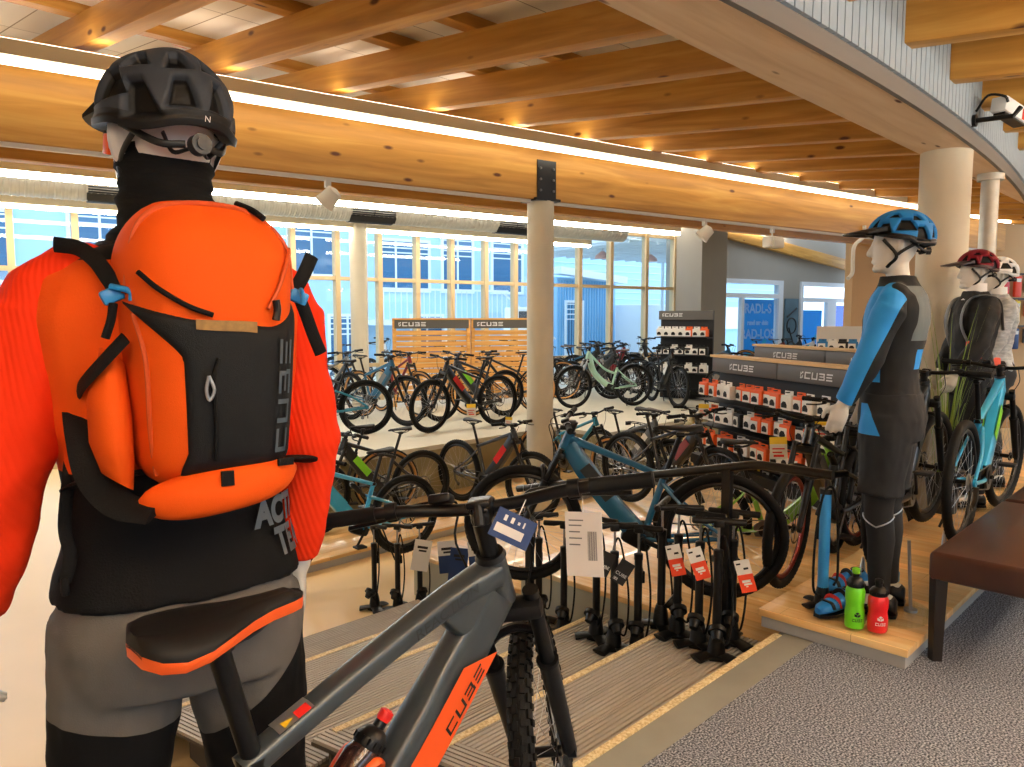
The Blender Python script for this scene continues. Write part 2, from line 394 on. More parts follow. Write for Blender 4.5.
for k in range(1, 6):
    z = -RI * k; d0 = (k - 1) * TR + .0; d1 = k * TR; mb = MB()
    for p in deckprofile(d0, d1 - .035):
        a = [V((sL(y) + .14, y, z + q)) for y, q in p]; b = [V((1.655, y, z + q)) for y, q in p]
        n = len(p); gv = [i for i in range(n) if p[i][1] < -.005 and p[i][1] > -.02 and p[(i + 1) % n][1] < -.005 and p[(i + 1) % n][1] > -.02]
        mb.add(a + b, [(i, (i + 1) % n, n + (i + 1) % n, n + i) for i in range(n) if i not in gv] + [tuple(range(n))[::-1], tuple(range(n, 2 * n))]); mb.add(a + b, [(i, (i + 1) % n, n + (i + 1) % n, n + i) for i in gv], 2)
    # border board along the open end
    e = V((-.2, 1, 0)).normalized(); q = V((e.y, -e.x, 0))
    for i in range(6):
        o = q * (.0232 * i); pts = [V((sL(d0 + .01), d0 + .01, z)) + o + q * .004, V((sL(d1 - .005), d1 - .005, z)) + o + q * .004]
        mb.add([pts[0] + V((0, 0, -.03)), pts[1] + V((0, 0, -.03)), pts[1], pts[0], pts[0] + q * .0155 + V((0, 0, -.03)), pts[1] + q * .0155 + V((0, 0, -.03)), pts[1] + q * .0155, pts[0] + q * .0155],
               [(0, 1, 2, 3), (4, 7, 6, 5), (3, 2, 6, 7), (0, 3, 7, 4), (1, 5, 6, 2)])
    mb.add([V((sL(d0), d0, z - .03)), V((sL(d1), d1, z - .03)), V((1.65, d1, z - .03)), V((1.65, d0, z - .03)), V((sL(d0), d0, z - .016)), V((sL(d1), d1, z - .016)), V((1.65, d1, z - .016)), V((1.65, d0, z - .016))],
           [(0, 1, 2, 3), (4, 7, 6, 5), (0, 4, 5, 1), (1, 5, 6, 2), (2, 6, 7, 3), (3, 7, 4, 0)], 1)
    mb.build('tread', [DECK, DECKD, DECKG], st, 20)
    if k < 5:
        m2 = MB(); m2.b2((sL(d1) + .1, d1 - .034, z - .03), (1.655, d1, z + .003)); m2.build('nosing', NOSE, st)
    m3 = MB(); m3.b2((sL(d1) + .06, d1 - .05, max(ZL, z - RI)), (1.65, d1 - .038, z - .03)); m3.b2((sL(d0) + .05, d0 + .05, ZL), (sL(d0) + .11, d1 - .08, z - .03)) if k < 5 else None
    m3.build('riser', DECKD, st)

def plinth(name, label, s0, s1, d0, d1, z0, z1, side, top=STAVE, lip=.035, M=SM):
    t = thing(name, label, 'display platform'); t['kind'] = 'structure'; t.matrix_world = M
    m = MB(); m.b2((s0 + .012, d0 + .012, z0), (s1 - .012, d1 - .012, z1 - lip)); m.build('plinth_side', side, t)
    m = MB(); m.rbox(((s0 + s1) / 2, (d0 + d1) / 2, z1 - lip / 2), (s1 - s0, d1 - d0, lip), .004)
    o = m.build('plinth_top', top, t)
    return t
def rot_top(t):
    """staves run across the platform"""
    for o in KID[t.name]:
        if o.name.startswith('plinth_top'):
            me = o.data; me.transform(Matrix.Rotation(-pi / 2, 4, 'Z')); o.rotation_euler = (0, 0, pi / 2)
rot_top(plinth('display_platform', 'raised wooden platform under the blue jacketed mannequin', 1.53, 14, -.57, .105, 0, .09, PLGREY))
rot_top(plinth('display_platform', 'wooden platform behind the row of floor pumps', 1.66, 9, .11, 1.85, ZL, -.13, PLCREAM))
rot_top(plinth('display_platform', 'second wooden platform one step below the pump platform', 1.9, 9.5, 1.85, 3.3, ZL, -.42, PLCREAM))
plinth('display_platform', 'low wooden platform on the hall floor under the light blue bicycle', 1.0, 9.5, 4.37, 5.62, ZL, -.68, PLGREY)
TIER = mat('tier top', '#c9c4b2', .6, var=.06, vscale=4)
TIERS = mat('tier side', '#8e8460', .7, var=.08, vscale=3)
ZT = -.07
mb = MB(); mb.b2((2.4, 5.62, ZL), (6.3, 16, ZT - .05)); mb.b2((6.3, 4.72, ZL), (20, 16, ZT - .05)); struct('floor_terrace', mb, TIERS, 'olive faced raised terrace carrying the far bicycle rows', 'terrace', SM)
mb = MB(); mb.b2((2.38, 5.6, ZT - .055), (6.3, 16, ZT)); mb.b2((6.28, 4.7, ZT - .055), (20, 16, ZT)); struct('trim_3', mb, TIER, 'pale slab edge on top of the olive terrace', 'terrace slab', SM)

# ================================================================== roof
JZ = lambda d: 3.08 + .1 * d
for k in range(-7, 17):
    s_ = .2 + .95 * k; d_ = -5.4; wi = WM.inverted()
    while (wi @ SF(s_, d_)).y < .1 and d_ < 13: d_ += .05
    if d_ < -3: continue
    m = MB(); m.rbox((0, 0, 0), (d_ + 5.4, .14, .24), .006)
    o = m.build('ceiling_joist', GLUE); tag(o, 'exposed glulam roof joist, one of an even row under the white roof panels', 'joist', 'roof joists', 'structure')
    ang = math.atan(.1); mid = (d_ - 5.4) / 2
    o.matrix_world = SM @ Matrix.Translation(V((s_, mid, JZ(mid) + .12))) @ Matrix.Rotation(pi / 2, 4, 'Z') @ Matrix.Rotation(-ang, 4, 'Y')
PANEL = bpy.data.materials.new('roof panels')
def panelmat():
    m, nt, b = newmat('roof panel'); N, L = nt.nodes, nt.links
    tc = N.new('ShaderNodeTexCoord'); bt = N.new('ShaderNodeTexBrick'); bt.offset = 0
    for k, v in (('Color1', lin('#d9cdb8')), ('Color2', lin('#efe8da')), ('Mortar', lin('#8d7c62'))): bt.inputs[k].default_value = v
    bt.inputs['Scale'].default_value = 1; bt.inputs['Brick Width'].default_value = .47; bt.inputs['Row Height'].default_value = 1.1; bt.inputs['Mortar Size'].default_value = .006
    L.new(tc.outputs['Object'], bt.inputs['Vector']); L.new(bt.outputs['Color'], b.inputs['Base Color']); b.inputs['Roughness'].default_value = .7
    return m
RP = panelmat()
wi2 = (SM.inverted() @ WM); e0 = wi2 @ V((-16, .15, 0)); e1 = wi2 @ V((22, .15, 0))
mb = MB(); mb.prism([(-8, -6), (16.5, -6), (16.5, e0.y + (e1.y - e0.y) * (16.5 - e0.x) / (e1.x - e0.x)), (-8, e0.y + (e1.y - e0.y) * (-8 - e0.x) / (e1.x - e0.x))], .33, .45)
o = struct('ceiling', mb, RP, 'white roof panels above the timber joists', 'ceiling'); o.matrix_world = SM @ Matrix.Translation(V((0, 0, 3.08))) @ Matrix.Rotation(math.atan(.1), 4, 'X')
for i, d in enumerate([-3.5, -1.9, -.6, 1.1, 2.7, 3.6, 5.2, 7.2, 9.2]):
    m = MB(); xe = 16 if d < 6 else (16 - e1.x) * 0 + min(16, e0.x + (d - e0.y) * (e1.x - e0.x) / (e1.y - e0.y)); m.b2((-8, -.06, -.045), (xe, .06, .045)); o = m.build('ceiling_purlin', GLUE); tag(o, 'thin timber purlin crossing over the joists below the roof panels', 'purlin', 'roof purlins', 'structure')
    o.matrix_world = SM @ Matrix.Translation(V((0, d, JZ(d) + .285)))
# the big beam with steel shoe and column
mb = MB(); mb.rbox((1.9, 0, 3.175), (19.2, .2, .75), .008); struct('ceiling_beam', mb, GLUE, 'deep glulam beam spanning the hall above the pale concrete column', 'beam', BM)
mb = MB(); mb.rbox((2.4, 1.05, 3.1), (19, .16, .5), .008); struct('ceiling_beam', mb, GLUE, 'second timber beam just behind the deep glulam beam', 'beam', BM)
C1 = BM.inverted() @ V((.32, 8.72, 0))
c = BM @ V((C1.x, 0, 0)); b = MB(); b.cyl((0, 0, ZL), (0, 0, 2.79), .152, seg=40); o = struct('column', b, COLM, 'pale concrete column under the steel shoe of the deep beam', 'column'); o.location = (c.x, c.y, 0)
t = thing('beam_shoe', 'dark steel shoe clasping the deep beam over its column', 'steel bracket'); t['kind'] = 'structure'; t.matrix_world = BM @ Matrix.Translation(V((C1.x, 0, 0)))
b = MB(); b.box((0, -.108, 3.02), (.26, .012, .42)); b.box((0, .108, 3.02), (.26, .012, .42)); b.box((0, 0, 2.8), (.34, .3, .03)); b.build('shoe_plate', DSTEEL, t)
for x in (-.09, .09):
    for z in (2.9, 3.02, 3.14):
        b = MB(); b.cyl((x, -.13, z), (x, -.11, z), .014, seg=6); b.build('bolt', STEEL, t)
c2 = V(((360 - 512) / F * 13.2, 13.2, 0)); b = MB(); b.cyl((0, 0, ZL), (0, 0, 4.0), .15, seg=32); o = struct('column', b, COLM, 'slender pale column in front of the window wall', 'column'); o.location = c2
b = MB(); b.cyl((0, 0, ZL), (0, 0, 2.82), .185, seg=40); o = struct('column', b, COLM, 'thick concrete column behind the blue jacketed mannequin', 'column'); o.location = SF(4.95, .31)
b = MB(); b.cyl((0, 0, ZL), (0, 0, 2.8), .075, seg=28); b.cyl((0, 0, 2.74), (0, 0, 2.8), .11, seg=28); o = struct('column', b, GALV, 'slim galvanised steel post beside the thick concrete column', 'column'); o.location = SF(6.25, .29)

# ================================================================== curved gallery beam with boarded front
E1 = lambda s: .075 + .012 * (s - 2.9) ** 2
def strip_solid(mb, f0, f1, z0, z1, s0=-3, s1=10, n=52, m=None):
    rings = []
    for i in range(n + 1):
        s = s0 + (s1 - s0) * i / n
        rings.append([V((s, f0(s), z0)), V((s, f1(s), z0)), V((s, f1(s), z1)), V((s, f0(s), z1))])
    mb.loft(rings, m=m)
PALEB = wood('pale glulam', '#d0ae86', '#e0c29c', '#e8ceac', True, .4, 5, .6)
mb = MB(); strip_solid(mb, E1, lambda s: .48, 2.8, 3.05); struct('ceiling_edge_beam', mb, PALEB, 'pale curved beam under the boarded gallery front', 'beam', SM)
mb = MB(); strip_solid(mb, lambda s: E1(s) - .03, lambda s: E1(s) + .0, 2.797, 2.925); struct('trim_4', mb, mat('fascia grey', '#77716b', .7), 'grey fascia strip along the curved gallery beam', 'fascia', SM)
mb = MB(); s = -3.0
while s < 10:
    y = E1(s + .04); y2 = E1(s + .075)
    mb.add([V((s, E1(s) - .055, 2.9)), V((s + .078, y2 - .055, 2.9)), V((s + .078, y2 - .02, 2.9)), V((s, E1(s) - .02, 2.9)), V((s, E1(s) - .055, 4.0)), V((s + .078, y2 - .055, 4.0)), V((s + .078, y2 - .02, 4.0)), V((s, E1(s) - .02, 4.0))],
           [(0, 3, 2, 1), (4, 5, 6, 7), (0, 1, 5, 4), (1, 2, 6, 5), (2, 3, 7, 6), (3, 0, 4, 7)])
    s += .09
strip_solid(mb, lambda s: E1(s) - .02, lambda s: E1(s) + .03, 2.9, 4.0, m=1)
struct('wall_gallery', mb, [GREYW, mat('board gap', '#4d535a', .8)], 'white vertical boarding rising above the curved gallery beam', 'wall', SM, None)

# ================================================================== window wall
MUL = mat('mullion', '#cdb48a', .5)
ZW = 4.3
ts = [-12.4, -11.55, -10.75, -9.95, -9.15, -8.35, -7.57, -6.76, -5.94, -5.1, -4.28, -3.45, -2.63, -1.81, -.97, -.17, .61, 1.42, 2.17, 3.05, 3.96, 4.91, 6.06, 7.05]
for i in range(len(ts) - 1):
    a, b_ = ts[i], ts[i + 1]
    t = thing('window_%d' % (i + 1), 'tall glazed bay of the window wall, %s from the grey pilaster' % (['first', 'second', 'third', 'fourth', 'fifth', 'sixth', 'seventh', 'eighth', 'ninth', 'tenth', 'eleventh', 'twelfth', 'thirteenth', 'fourteenth', 'fifteenth', 'sixteenth', 'seventeenth', 'eighteenth', 'nineteenth', 'twentieth', 'twenty-first', 'twenty-second', 'twenty-third'][len(ts) - 2 - i]), 'window')
    t['kind'] = 'structure'; t.matrix_world = WM
    m = MB(); w = .045
    m.b2((a - w, -.08, ZL), (a + w, .08, ZW))
    if i == len(ts) - 2: m.b2((b_ - w, -.08, ZL), (b_ + w, .08, ZW))
    for z in (ZL + .04, .6, 2.2, 3.45, ZW - .05): m.b2((a + w, -.05, z - .035), (b_ - w, .05, z + .035))
    m.build('window_frame', MUL, t)
    m = MB(); m.b2((a + w, -.006, ZL + .07), (b_ - w, .006, ZW - .07)); m.build('window_pane', GLASS, t)
def wallbox(name, label, lo, hi, m, M=WM):
    b = MB(); b.b2(lo, hi); return struct(name, b, m, label, 'wall', M)
D0, D1, D2, D3 = 8.9, 11.5, 12.35, 16.0
b = MB(); b.b2((7.05, 0, ZL), (D0, .25, 4.6)); b.b2((D0, 0, 2.52), (D1, .25, 4.6)); b.b2((D1, 0, ZL), (D2, .25, 4.6)); b.b2((D2, 0, 2.52), (D3, .25, 4.6)); b.b2((D3, 0, ZL), (22, .25, 4.6)); b.b2((D0, 0, ZL), (D1, .25, ZT)); b.b2((D2, 0, ZL), (D3, .25, ZT))
struct('wall_back', b, WALLG, 'grey rear wall pierced by two bright shop windows', 'wall', WM)
wallbox('wall_pilaster', 'grey pilaster between the window wall and the shop windows', (7.05, -.9, ZL), (7.97, 0, 4.6), WALLG)
b = MB(); b.rbox((0, 0, 0), (9.5, .14, .3), .01); o = struct('trim_5', b, GLUE, 'sloping timber rafter on the grey rear wall', 'rafter'); o.matrix_world = WM @ Matrix.Translation(V((12.5, -.1, 3.3))) @ Matrix.Rotation(R(6.3), 4, 'Y')
FRW = mat('white window frame', '#dde3ea', .45)
def shopwindow(n, a, b_, mids, zt, label):
    t = thing('window_%d' % n, label, 'window'); t['kind'] = 'structure'; t.matrix_world = WM
    m = MB(); f = .12
    m.b2((a, -.06, ZT), (a + f, .1, 2.52)); m.b2((b_ - f * 1.6, -.06, ZT), (b_, .1, 2.52)); m.b2((a + f, -.06, 2.4), (b_ - f, .1, 2.52)); m.b2((a + f, -.05, zt - .06), (b_ - f, .08, zt + .06)); m.b2((a + f, -.05, ZT), (b_ - f, .08, ZT + .1))
    for x, w in mids: m.b2((x - w, -.05, ZT + .1), (x + w, .08, zt - .06))
    m.build('window_frame', FRW, t)
    m = MB(); m.b2((a + f, .0, ZT + .1), (b_ - f, .012, 2.4)); m.build('window_pane', GLASS, t)
    return t
shopwindow(31, D0, D1, [(9.75, .05)], 2.08, 'shop window with the blue poster of white words')
shopwindow(32, D2, D3, [(13.95, .22)], 2.0, 'double glazed shop door beside the tall narrow picture')
# closing walls
wallbox('wall_right', 'warm beige wall behind the far mannequins', (0, 0, ZL), (14, .25, 4.6), WALLB, Matrix.Translation(V((6.62, 14.9, 0))) @ Matrix.Rotation(pi / 2 - R(80), 4, 'Z'))
wallbox('wall_right_return', 'grey return of the beige wall', (0, 0, ZL), (9, .25, 4.6), WALLG, Matrix.Translation(V((6.85, 15.1, 0))) @ Matrix.Rotation(pi / 2 - R(28), 4, 'Z'))
wallbox('wall_left', 'white side wall of the hall', (-.25, -9, ZL), (0, 14, 4.8), WALLW, SM @ Matrix.Translation(V((-7, 0, 0))))
wallbox('wall_gallery_end', 'white end wall of the gallery', (-.25, -9, 0), (0, -1.2, 4.8), WALLW, SM @ Matrix.Translation(V((14, 0, 0))))
wallbox('wall_behind', 'white wall behind the gallery under an open band left for sky light', (-7, -7.2, 0), (14, -7, 2.15), WALLW, SM)  # unseen wall, its height set by how much sky light enters above
# cladding of the wall above the window wall line: shallow ceiling edge
b = MB(); b.b2((-13, -.1, ZW), (8, .1, 4.9)); struct('wall_window_head', b, WALLW, 'white wall strip above the window wall', 'wall', WM)

# ================================================================== lamps
LAMP = emit('lamp tube', '#fff0d2', 5.5)
LAMPB = emit('lamp tube cool', '#fdf1dc', 30)
HOUS = mat('lamp housing', '#e6dcc0', .5)
def linear_lamp(label, x0, x1, y, z, m, M=BM, w=.07, tall=.05):
    t = thing('linear_lamp', label, 'lamp', group=None); t.matrix_world = M
    b = MB(); b.b2((x0, y - .055, z + .03), (x1, y + .055, z + .14)); b.build('lamp_housing', HOUS, t)
    b = MB(); b.rbox(((x0 + x1) / 2, y, z), (x1 - x0 - .02, w, tall), .012); b.build('diffuser', m, t)
    return t
t = linear_lamp('long linear lamp along the top of the deep glulam beam', -8.2, 11.3, -.34, 3.31, LAMP)
b = MB(); b.b2((-8.1, -.38, 3.45), (11.2, -.3, 3.456)); b.build('added_uplight', emit('added beam uplight', '#fff0dc', 8), t)  # glowing strip added on the lamp top to brighten joists and ceiling
linear_lamp('long linear lamp hanging behind the deep glulam beam', -8.5, 5.1, 2.6, 2.98, LAMPB, w=.1, tall=.06)
linear_lamp('long linear lamp hanging closest to the window wall', -8.5, 5.4, 5.35, 2.98, LAMPB)
linear_lamp('added linear lamp above the rear aisle, hidden behind the deep beam', 5.5, 13.5, 6.2, 3.85, LAMPB)  # lamp added out of sight to warm the grey rear wall
GL = emit('added gallery tube', '#fff3e0', 9); GU = emit('added gallery uplight', '#fff3e0', 80)  # for pendants added out of view to brighten the gallery and ceiling
for s, d in ((-2.4, -2.9), (2.4, -2.9), (7.0, -2.6)):
    t = thing('added_pendant_lamp', 'long pendant lamp added out of view above the gallery carpet, %s' % {-2.4: 'over the orange mannequin', 2.4: 'over the leather bench', 7.0: 'over the far end'}[s], 'lamp'); t.matrix_world = SM
    b = MB(); b.b2((s - 2, d - .12, 2.42), (s + 2, d + .12, 2.45)); b.build('lamp_housing', HOUS, t)
    b = MB(); b.b2((s - 1.98, d - .11, 2.395), (s + 1.98, d + .11, 2.42)); b.build('diffuser', GL, t)
    b = MB(); b.b2((s - 1.98, d - .09, 2.45), (s + 1.98, d + .09, 2.465)); b.build('added_uplight', GU, t)
    for x in (s - 1.6, s + 1.6): b = MB(); b.cyl((x, d, 2.46), (x, d, 2.85), .004, seg=6); b.build('wire', STEEL, t)
# white lighting track under the beam with its spotlights
b = MB(); b.box((1.5, -.02, 2.785), (18, .05, .035)); o = b.build('lighting_track', OFFW); tag(o, 'thin white lighting track along the lower edge of the deep beam', 'track'); o.matrix_world = BM
def spot(px, py, label, broad=False):
    k = (px - 512) / F
    # on the beam line
    x = (k * 8.7 - .3) / (.818 - k * .575); p = BM @ V((x, -.03, 2.77))
    t = thing('track_spotlight', label, 'spotlight', p, BROT)
    b = MB(); b.box((0, 0, -.03), (.05, .05, .07)); b.cyl((0, 0, -.06), (0, 0, -.13), .012); b.build('spot_stem', OFFW, t)
    b = MB()
    if broad: b.rbox((0, -.02, -.2), (.3, .16, .16), .02); b.rbox((0, -.11, -.22), (.24, .03, .1), .01)
    else:
        b.M = Matrix.Translation(V((0, 0, -.17))) @ Matrix.Rotation(R(35), 4, 'X') @ Matrix.Rotation(R(30), 4, 'Y')
        b.lathe([(.02, .12), (.075, .1), (.085, 0), (.1, -.06), (.09, -.065), (.05, -.03)], 18)
    b.build('spot_head', OFFW, t)
spot(330, 195, 'white track spotlight on the beam above the orange backpack')
spot(700, 232, 'white conical track spotlight close to the grey pilaster')
spot(767, 240, 'square white track floodlight at the far end of the beam', True)
pe = BM @ V((BM.inverted() @ V((5.56, 12.4, 0))).to_tuple())
b = MB(); q = BM.inverted() @ V((5.6, 12.45, 0)); b.tube(smooth_path([(q.x - .1, -.13, 2.95), (q.x - .1, -.13, 2.78), (q.x - .35, -.13, 2.62), (q.x - .38, -.13, 2.4), (q.x - .38, -.13, 2.2), (q.x - .5, -.13, 2.1)], 5), .03, 10)
o = b.build('conduit', OFFW); tag(o, 'white cable conduit dropping from the end of the deep beam', 'conduit'); o.matrix_world = BM
# spiral duct
t = thing('ventilation_duct', 'spiral galvanised ventilation duct along the window heads', 'duct'); t.matrix_world = BM
b = MB(); pts, rr = [], []
x = -10.0
while x < 5.6: pts += [V((x, 4.6, 3.22)), V((x + .045, 4.6, 3.22)), V((x + .055, 4.6, 3.22)), V((x + .07, 4.6, 3.22))]; rr += [.2, .2, .208, .208]; x += .08
b.tube(pts, rr, 20); b.build('duct_pipe', GALV, t)
for x in (-3.6, .05, 2.85):
    b = MB(); b.M = Matrix.Translation(V((x, 4.6, 3.22))); b.torus((0, 0, 0), .214, .006, 'x', 20, 6)
    for k in range(12): a = R(190 + k * 9); b.box((0, cos(a) * .212, sin(a) * .212), (.75, .012, .02), Matrix.Rotation(a, 3, 'X'))
    b.box((0, -.14, -.155), (.78, .02, .1), Matrix.Rotation(R(40), 3, 'X')); b.build('duct_grille', DSTEEL, t)
# security camera on the boarded wall
t = thing('security_camera', 'white surveillance camera with a red sticker on the boarded wall', 'camera', SF(4.62, E1(4.62) - .05, 2.96), SROT)
b = MB(); b.cyl((0, 0, -.02), (0, -.03, -.02), .045, seg=16); b.tube([(0, -.02, -.02), (.0, -.26, -.03), (.02, -.3, .03)], .018, 10); b.build('bracket', BLK, t)
b = MB(); b.tube(smooth_path([(.02, -.02, .05), (-.02, -.1, .14), (.0, -.2, .12), (.02, -.22, .08)], 5), .009, 8); b.build('cable', BLK, t)
b = MB(); b.M = Matrix.Translation(V((.2, -.2, .05))) @ Matrix.Rotation(R(-14), 4, 'Z') @ Matrix.Rotation(R(10), 4, 'Y'); b.rbox((.0, 0, 0), (.36, .11, .11), .012); b.build('camera_body', WHITE, t)
b2_ = MB(); b2_.M = b.M; b2_.box((.11, -.0565, -.01), (.1, .002, .075)); b2_.box((.11, .0, .0565), (.1, .075, .002)); b2_.build('sticker', RED, t)
b2_ = MB(); b2_.M = b.M; b2_.cyl((.18, 0, 0), (.2, 0, 0), .04, seg=16); b2_.box((0, 0, -.06), (.3, .08, .02)); b2_.build('lens', BLK, t)
# ================================================================== outside the windows
SNOW = mat('pale paving', '#dfe6ea', .8, var=.08, vscale=.6)
FAC = mat('blue render', '#aed0e6', .8, var=.05, vscale=1.5)
FACL = mat('pale blue render', '#9cc6e6', .8)
FWIN = mat('dark window glass', '#3f6f96', .12, spec=.8)
FFR = mat('facade white', '#e4edf4', .6)
mb = MB(); mb.b2((-22, .3, -.5), (30, 26, -.3)); struct('ground_outside', mb, SNOW, 'pale paved yard beyond the window wall', 'yard', WM)
def building(label, x0, x1, y, h, wall, wins, extra=None):
    t = thing('building', label, 'building'); t.matrix_world = WM
    b = MB(); b.b2((x0, y, -.3), (x1, y + 5, h)); b.build('building_wall', wall, t)
    for (a, z, w, hh, panes) in wins:
        b = MB(); f = .09
        b.b2((a, y - .07, z), (a + w, y, z + f)); b.b2((a, y - .07, z + hh - f), (a + w, y, z + hh)); b.b2((a, y - .07, z + f), (a + f, y, z + hh - f)); b.b2((a + w - f, y - .07, z + f), (a + w, y, z + hh - f))
        for k in range(1, panes): b.b2((a + w * k / panes - .03, y - .06, z + f), (a + w * k / panes + .03, y, z + hh - f))
        o = b.build('facade_window', FFR, t)
        b = MB(); b.b2((a + f, y - .03, z + f), (a + w - f, y - .01, z + hh - f)); b.build('facade_pane', FWIN, o)
        b = MB()
        for k in range(4): zz = z + hh - f - .05 - k * hh * .09; b.b2((a + f, y - .05, zz - .02), (a + w - f, y - .035, zz + .02))
        b.build('blind', FFR, o)
    return t
t = building('blue rendered apartment building with white framed windows across the yard', -16, 9.4, 9, 9.5, FAC,
             [(x, 2.7 if i % 2 else 2.3, 1.5, 1.8, 2) for i, x in enumerate((-13.2, -10.4, -7.8, -5.2, -2.4, .4))] + [(3.3, 2.3, 1.9, 1.7, 3), (5.6, 2.3, 1.3, 1.9, 2), (7.6, 2.3, 1.4, 1.9, 1)] + [(x, -.2, 1.3, 1.8, 2) for x in (-12, -8.4, -4.6, -1.2, 1.6, 4.4)])
b = MB(); b.b2((2.6, 7.6, 1.25), (7.4, 9, 1.42)); b.build('balcony_slab', FFR, t)
b = MB(); b.b2((2.6, 7.62, 2.32), (7.4, 7.68, 2.38)); 
for i in range(25): x = 2.64 + i * .196; b.b2((x, 7.64, 1.42), (x + .025, 7.66, 2.32))
b.build('balcony_railing', FFR, t)
for x in (2.7, 5.0, 7.3):
    b = MB(); b.cyl((x, 7.7, -.3), (x, 7.7, 1.26), .06, seg=12); b.build('balcony_post', FFR, t)
b = MB()
for i in range(11): b.b2((7.3 + i * .2, 7.7, 1.25 - i * .14), (7.54 + i * .2, 8.7, 1.3 - i * .14))
b.box((8.35, 7.66, .6), (2.7, .06, .16), Matrix.Rotation(R(35), 3, 'Y')); b.box((8.35, 7.66, 1.5), (2.7, .04, .05), Matrix.Rotation(R(35), 3, 'Y')); b.build('stair_flight', FFR, t)
t = building('corrugated blue shed with a white roof edge across the yard', 9.8, 12.6, 8, 2.9, mat('shed blue', '#9cc8e6', .6), [(10.1, .1, .9, 2.0, 1)])
b = MB()
for i in range(21): x = 9.86 + i * .13; b.cyl((x, 7.99, -.3), (x, 7.99, 2.8), .03, seg=6)
b.build('corrugation', mat('corrugated blue', '#6fb0dc', .5), t); b = MB(); b.box((11.2, 7.8, 3.0), (3.2, .5, .25), Matrix.Rotation(R(5), 3, 'Y')); b.build('roof_edge', FFR, t)
t = building('blue warehouse with a white plinth on the far side of the yard', 12.8, 30, 12, 6.0, FAC, [])
b = MB(); b.b2((12.8, 11.8, .9), (30, 12, 2.0)); b.build('white_band', FFR, t)
for i in range(12):
    b = MB(); b.b2((12.8, 11.96, 2.3 + i * .3), (30, 12.0, 2.32 + i * .3)); b.build('cladding_seam', FFR, t)
t = thing('truck_trailer', 'white box trailer parked outside the window wall', 'trailer'); t.matrix_world = WM
b = MB(); b.rbox((13.6, 7.0, 1.0), (2.4, 1.6, 1.9), .04); b.build('trailer_box', FFR, t)
b = MB(); b.b2((12.4, 6.25, -.05), (14.8, 7.75, .06)); b.build('trailer_chassis', mat('trailer blue', '#3f84bd', .6), t)
for x in (12.9, 14.2):
    b = MB(); b.cyl((x, 6.2, -.02), (x, 6.45, -.02), .28, seg=20); b.build('wheel', RUB, t)
t = thing('entrance_canopy', 'white canopy roof outside above the shop windows', 'canopy'); t.matrix_world = WM
b = MB(); b.box((9.8, 3.4, 3.5), (7, 5, .1)); 
for i in range(14): b.box((6.4 + i * .52, 3.4, 3.42), (.06, 5, .08))
b.build('canopy_roof', FFR, t)
for x in (7.2, 12.6):
    b = MB(); b.cyl((x, 5.6, -.3), (x, 5.6, 3.5), .06, seg=12); b.build('canopy_post', FFR, t)
for k, x in enumerate((7.4, 9.3)):
    tt = thing('canopy_lamp', 'pink shaded lamp under the outdoor canopy, %s' % ('nearer the grey pilaster' if k else 'nearer the window wall'), 'lamp'); tt.matrix_world = WM @ Matrix.Translation(V((x, 3.0, 3.35)))
    b = MB(); b.lathe([(.05, .0), (.2, -.12), (.22, -.2), (.02, -.2)], 16); b.build('lamp_shade', mat('pink shade', '#f0b6a8', .5), tt)
    b = MB(); b.cyl((0, 0, 0), (0, 0, .08), .015, seg=8); b.build('stem', WHITE, tt)
t = thing('air_conditioner', 'grey ventilation unit standing outside behind the slatted screen', 'ventilation unit'); t.matrix_world = WM
b = MB(); b.rbox((4.75, 3.2, 1.25), (.8, .6, 1.0), .03); b.build('unit_body', FFR, t); b = MB(); b.b2((4.4, 2.88, 1.3), (5.1, 2.91, 1.65)); b.build('grille', DSTEEL, t)
b = MB(); b.b2((4.4, 2.95, -.3), (5.1, 3.4, .76)); b.build('unit_base', FFR, t)

# posters in the shop windows
BP = postermat('poster blue', '#4fbcec'); BPG = postermat('poster turquoise', '#45d2d9'); PTW = postermat('poster white', '#f4f8fa')
def poster(label, x0, x1, z0, z1, lines, y=-.02, col=None):
    t = thing('poster', label, 'poster'); t.matrix_world = WM
    b = MB(); b.b2((x0, y + .0, z0), (x1, y + .012, z1)); b.build('poster_sheet', col or BP, t)
    b = MB(); w = x1 - x0
    b.prism([(x0 + w * .05, z0 + .35), (x0 + w * .5, z0 + .55), (x1 - w * .05, z0 + .25), (x1 - w * .05, z0 + .1), (x0 + w * .5, z0 + .4), (x0 + w * .05, z0 + .2)], y - .004, y - .001, 'xz')
    b.prism([(x0 + w * .3, z0 + .05), (x0 + w * .42, z0 + .05), (x0 + w * .8, z0 + .75), (x0 + w * .7, z0 + .8)], y - .004, y - .0015, 'xz'); b.build('poster_swoosh', BPG, t)
    b = MB()
    for txt, z, s in lines: text_mb(b, txt, s, lambda u, v, z=z: V(((x0 + x1) / 2 + u, y - .006, z + v)), bold=.012)
    if lines: b.build('poster_text', PTW, t, 0, False)
    return t
poster('blue shop window poster with slanting bands and white words', 9.82, 11.25, .1, 1.98, [('RADL-S', 1.72, .36), ('rund um dein', 1.34, .17), ('RAD-LOS', 1.02, .36)], .06)
poster('blue poster with a pale swoosh in the glazed door beside the tall picture', 12.55, 13.6, .2, 1.7, [], .06)
poster('violet and blue poster on the far leaf of the glazed door', 14.25, 15.5, .2, 1.85, [], .06, postermat('poster violet', '#6f9cf0'))
b = MB()
t = thing('wall_picture', 'tall narrow picture of a rider between the two shop windows', 'picture'); t.matrix_world = WM
b = MB(); b.b2((11.62, -.05, .0), (12.25, -.01, 2.02)); b.build('picture_panel', mat('picture slate', '#54707f', .5, var=.35, vscale=3), t)
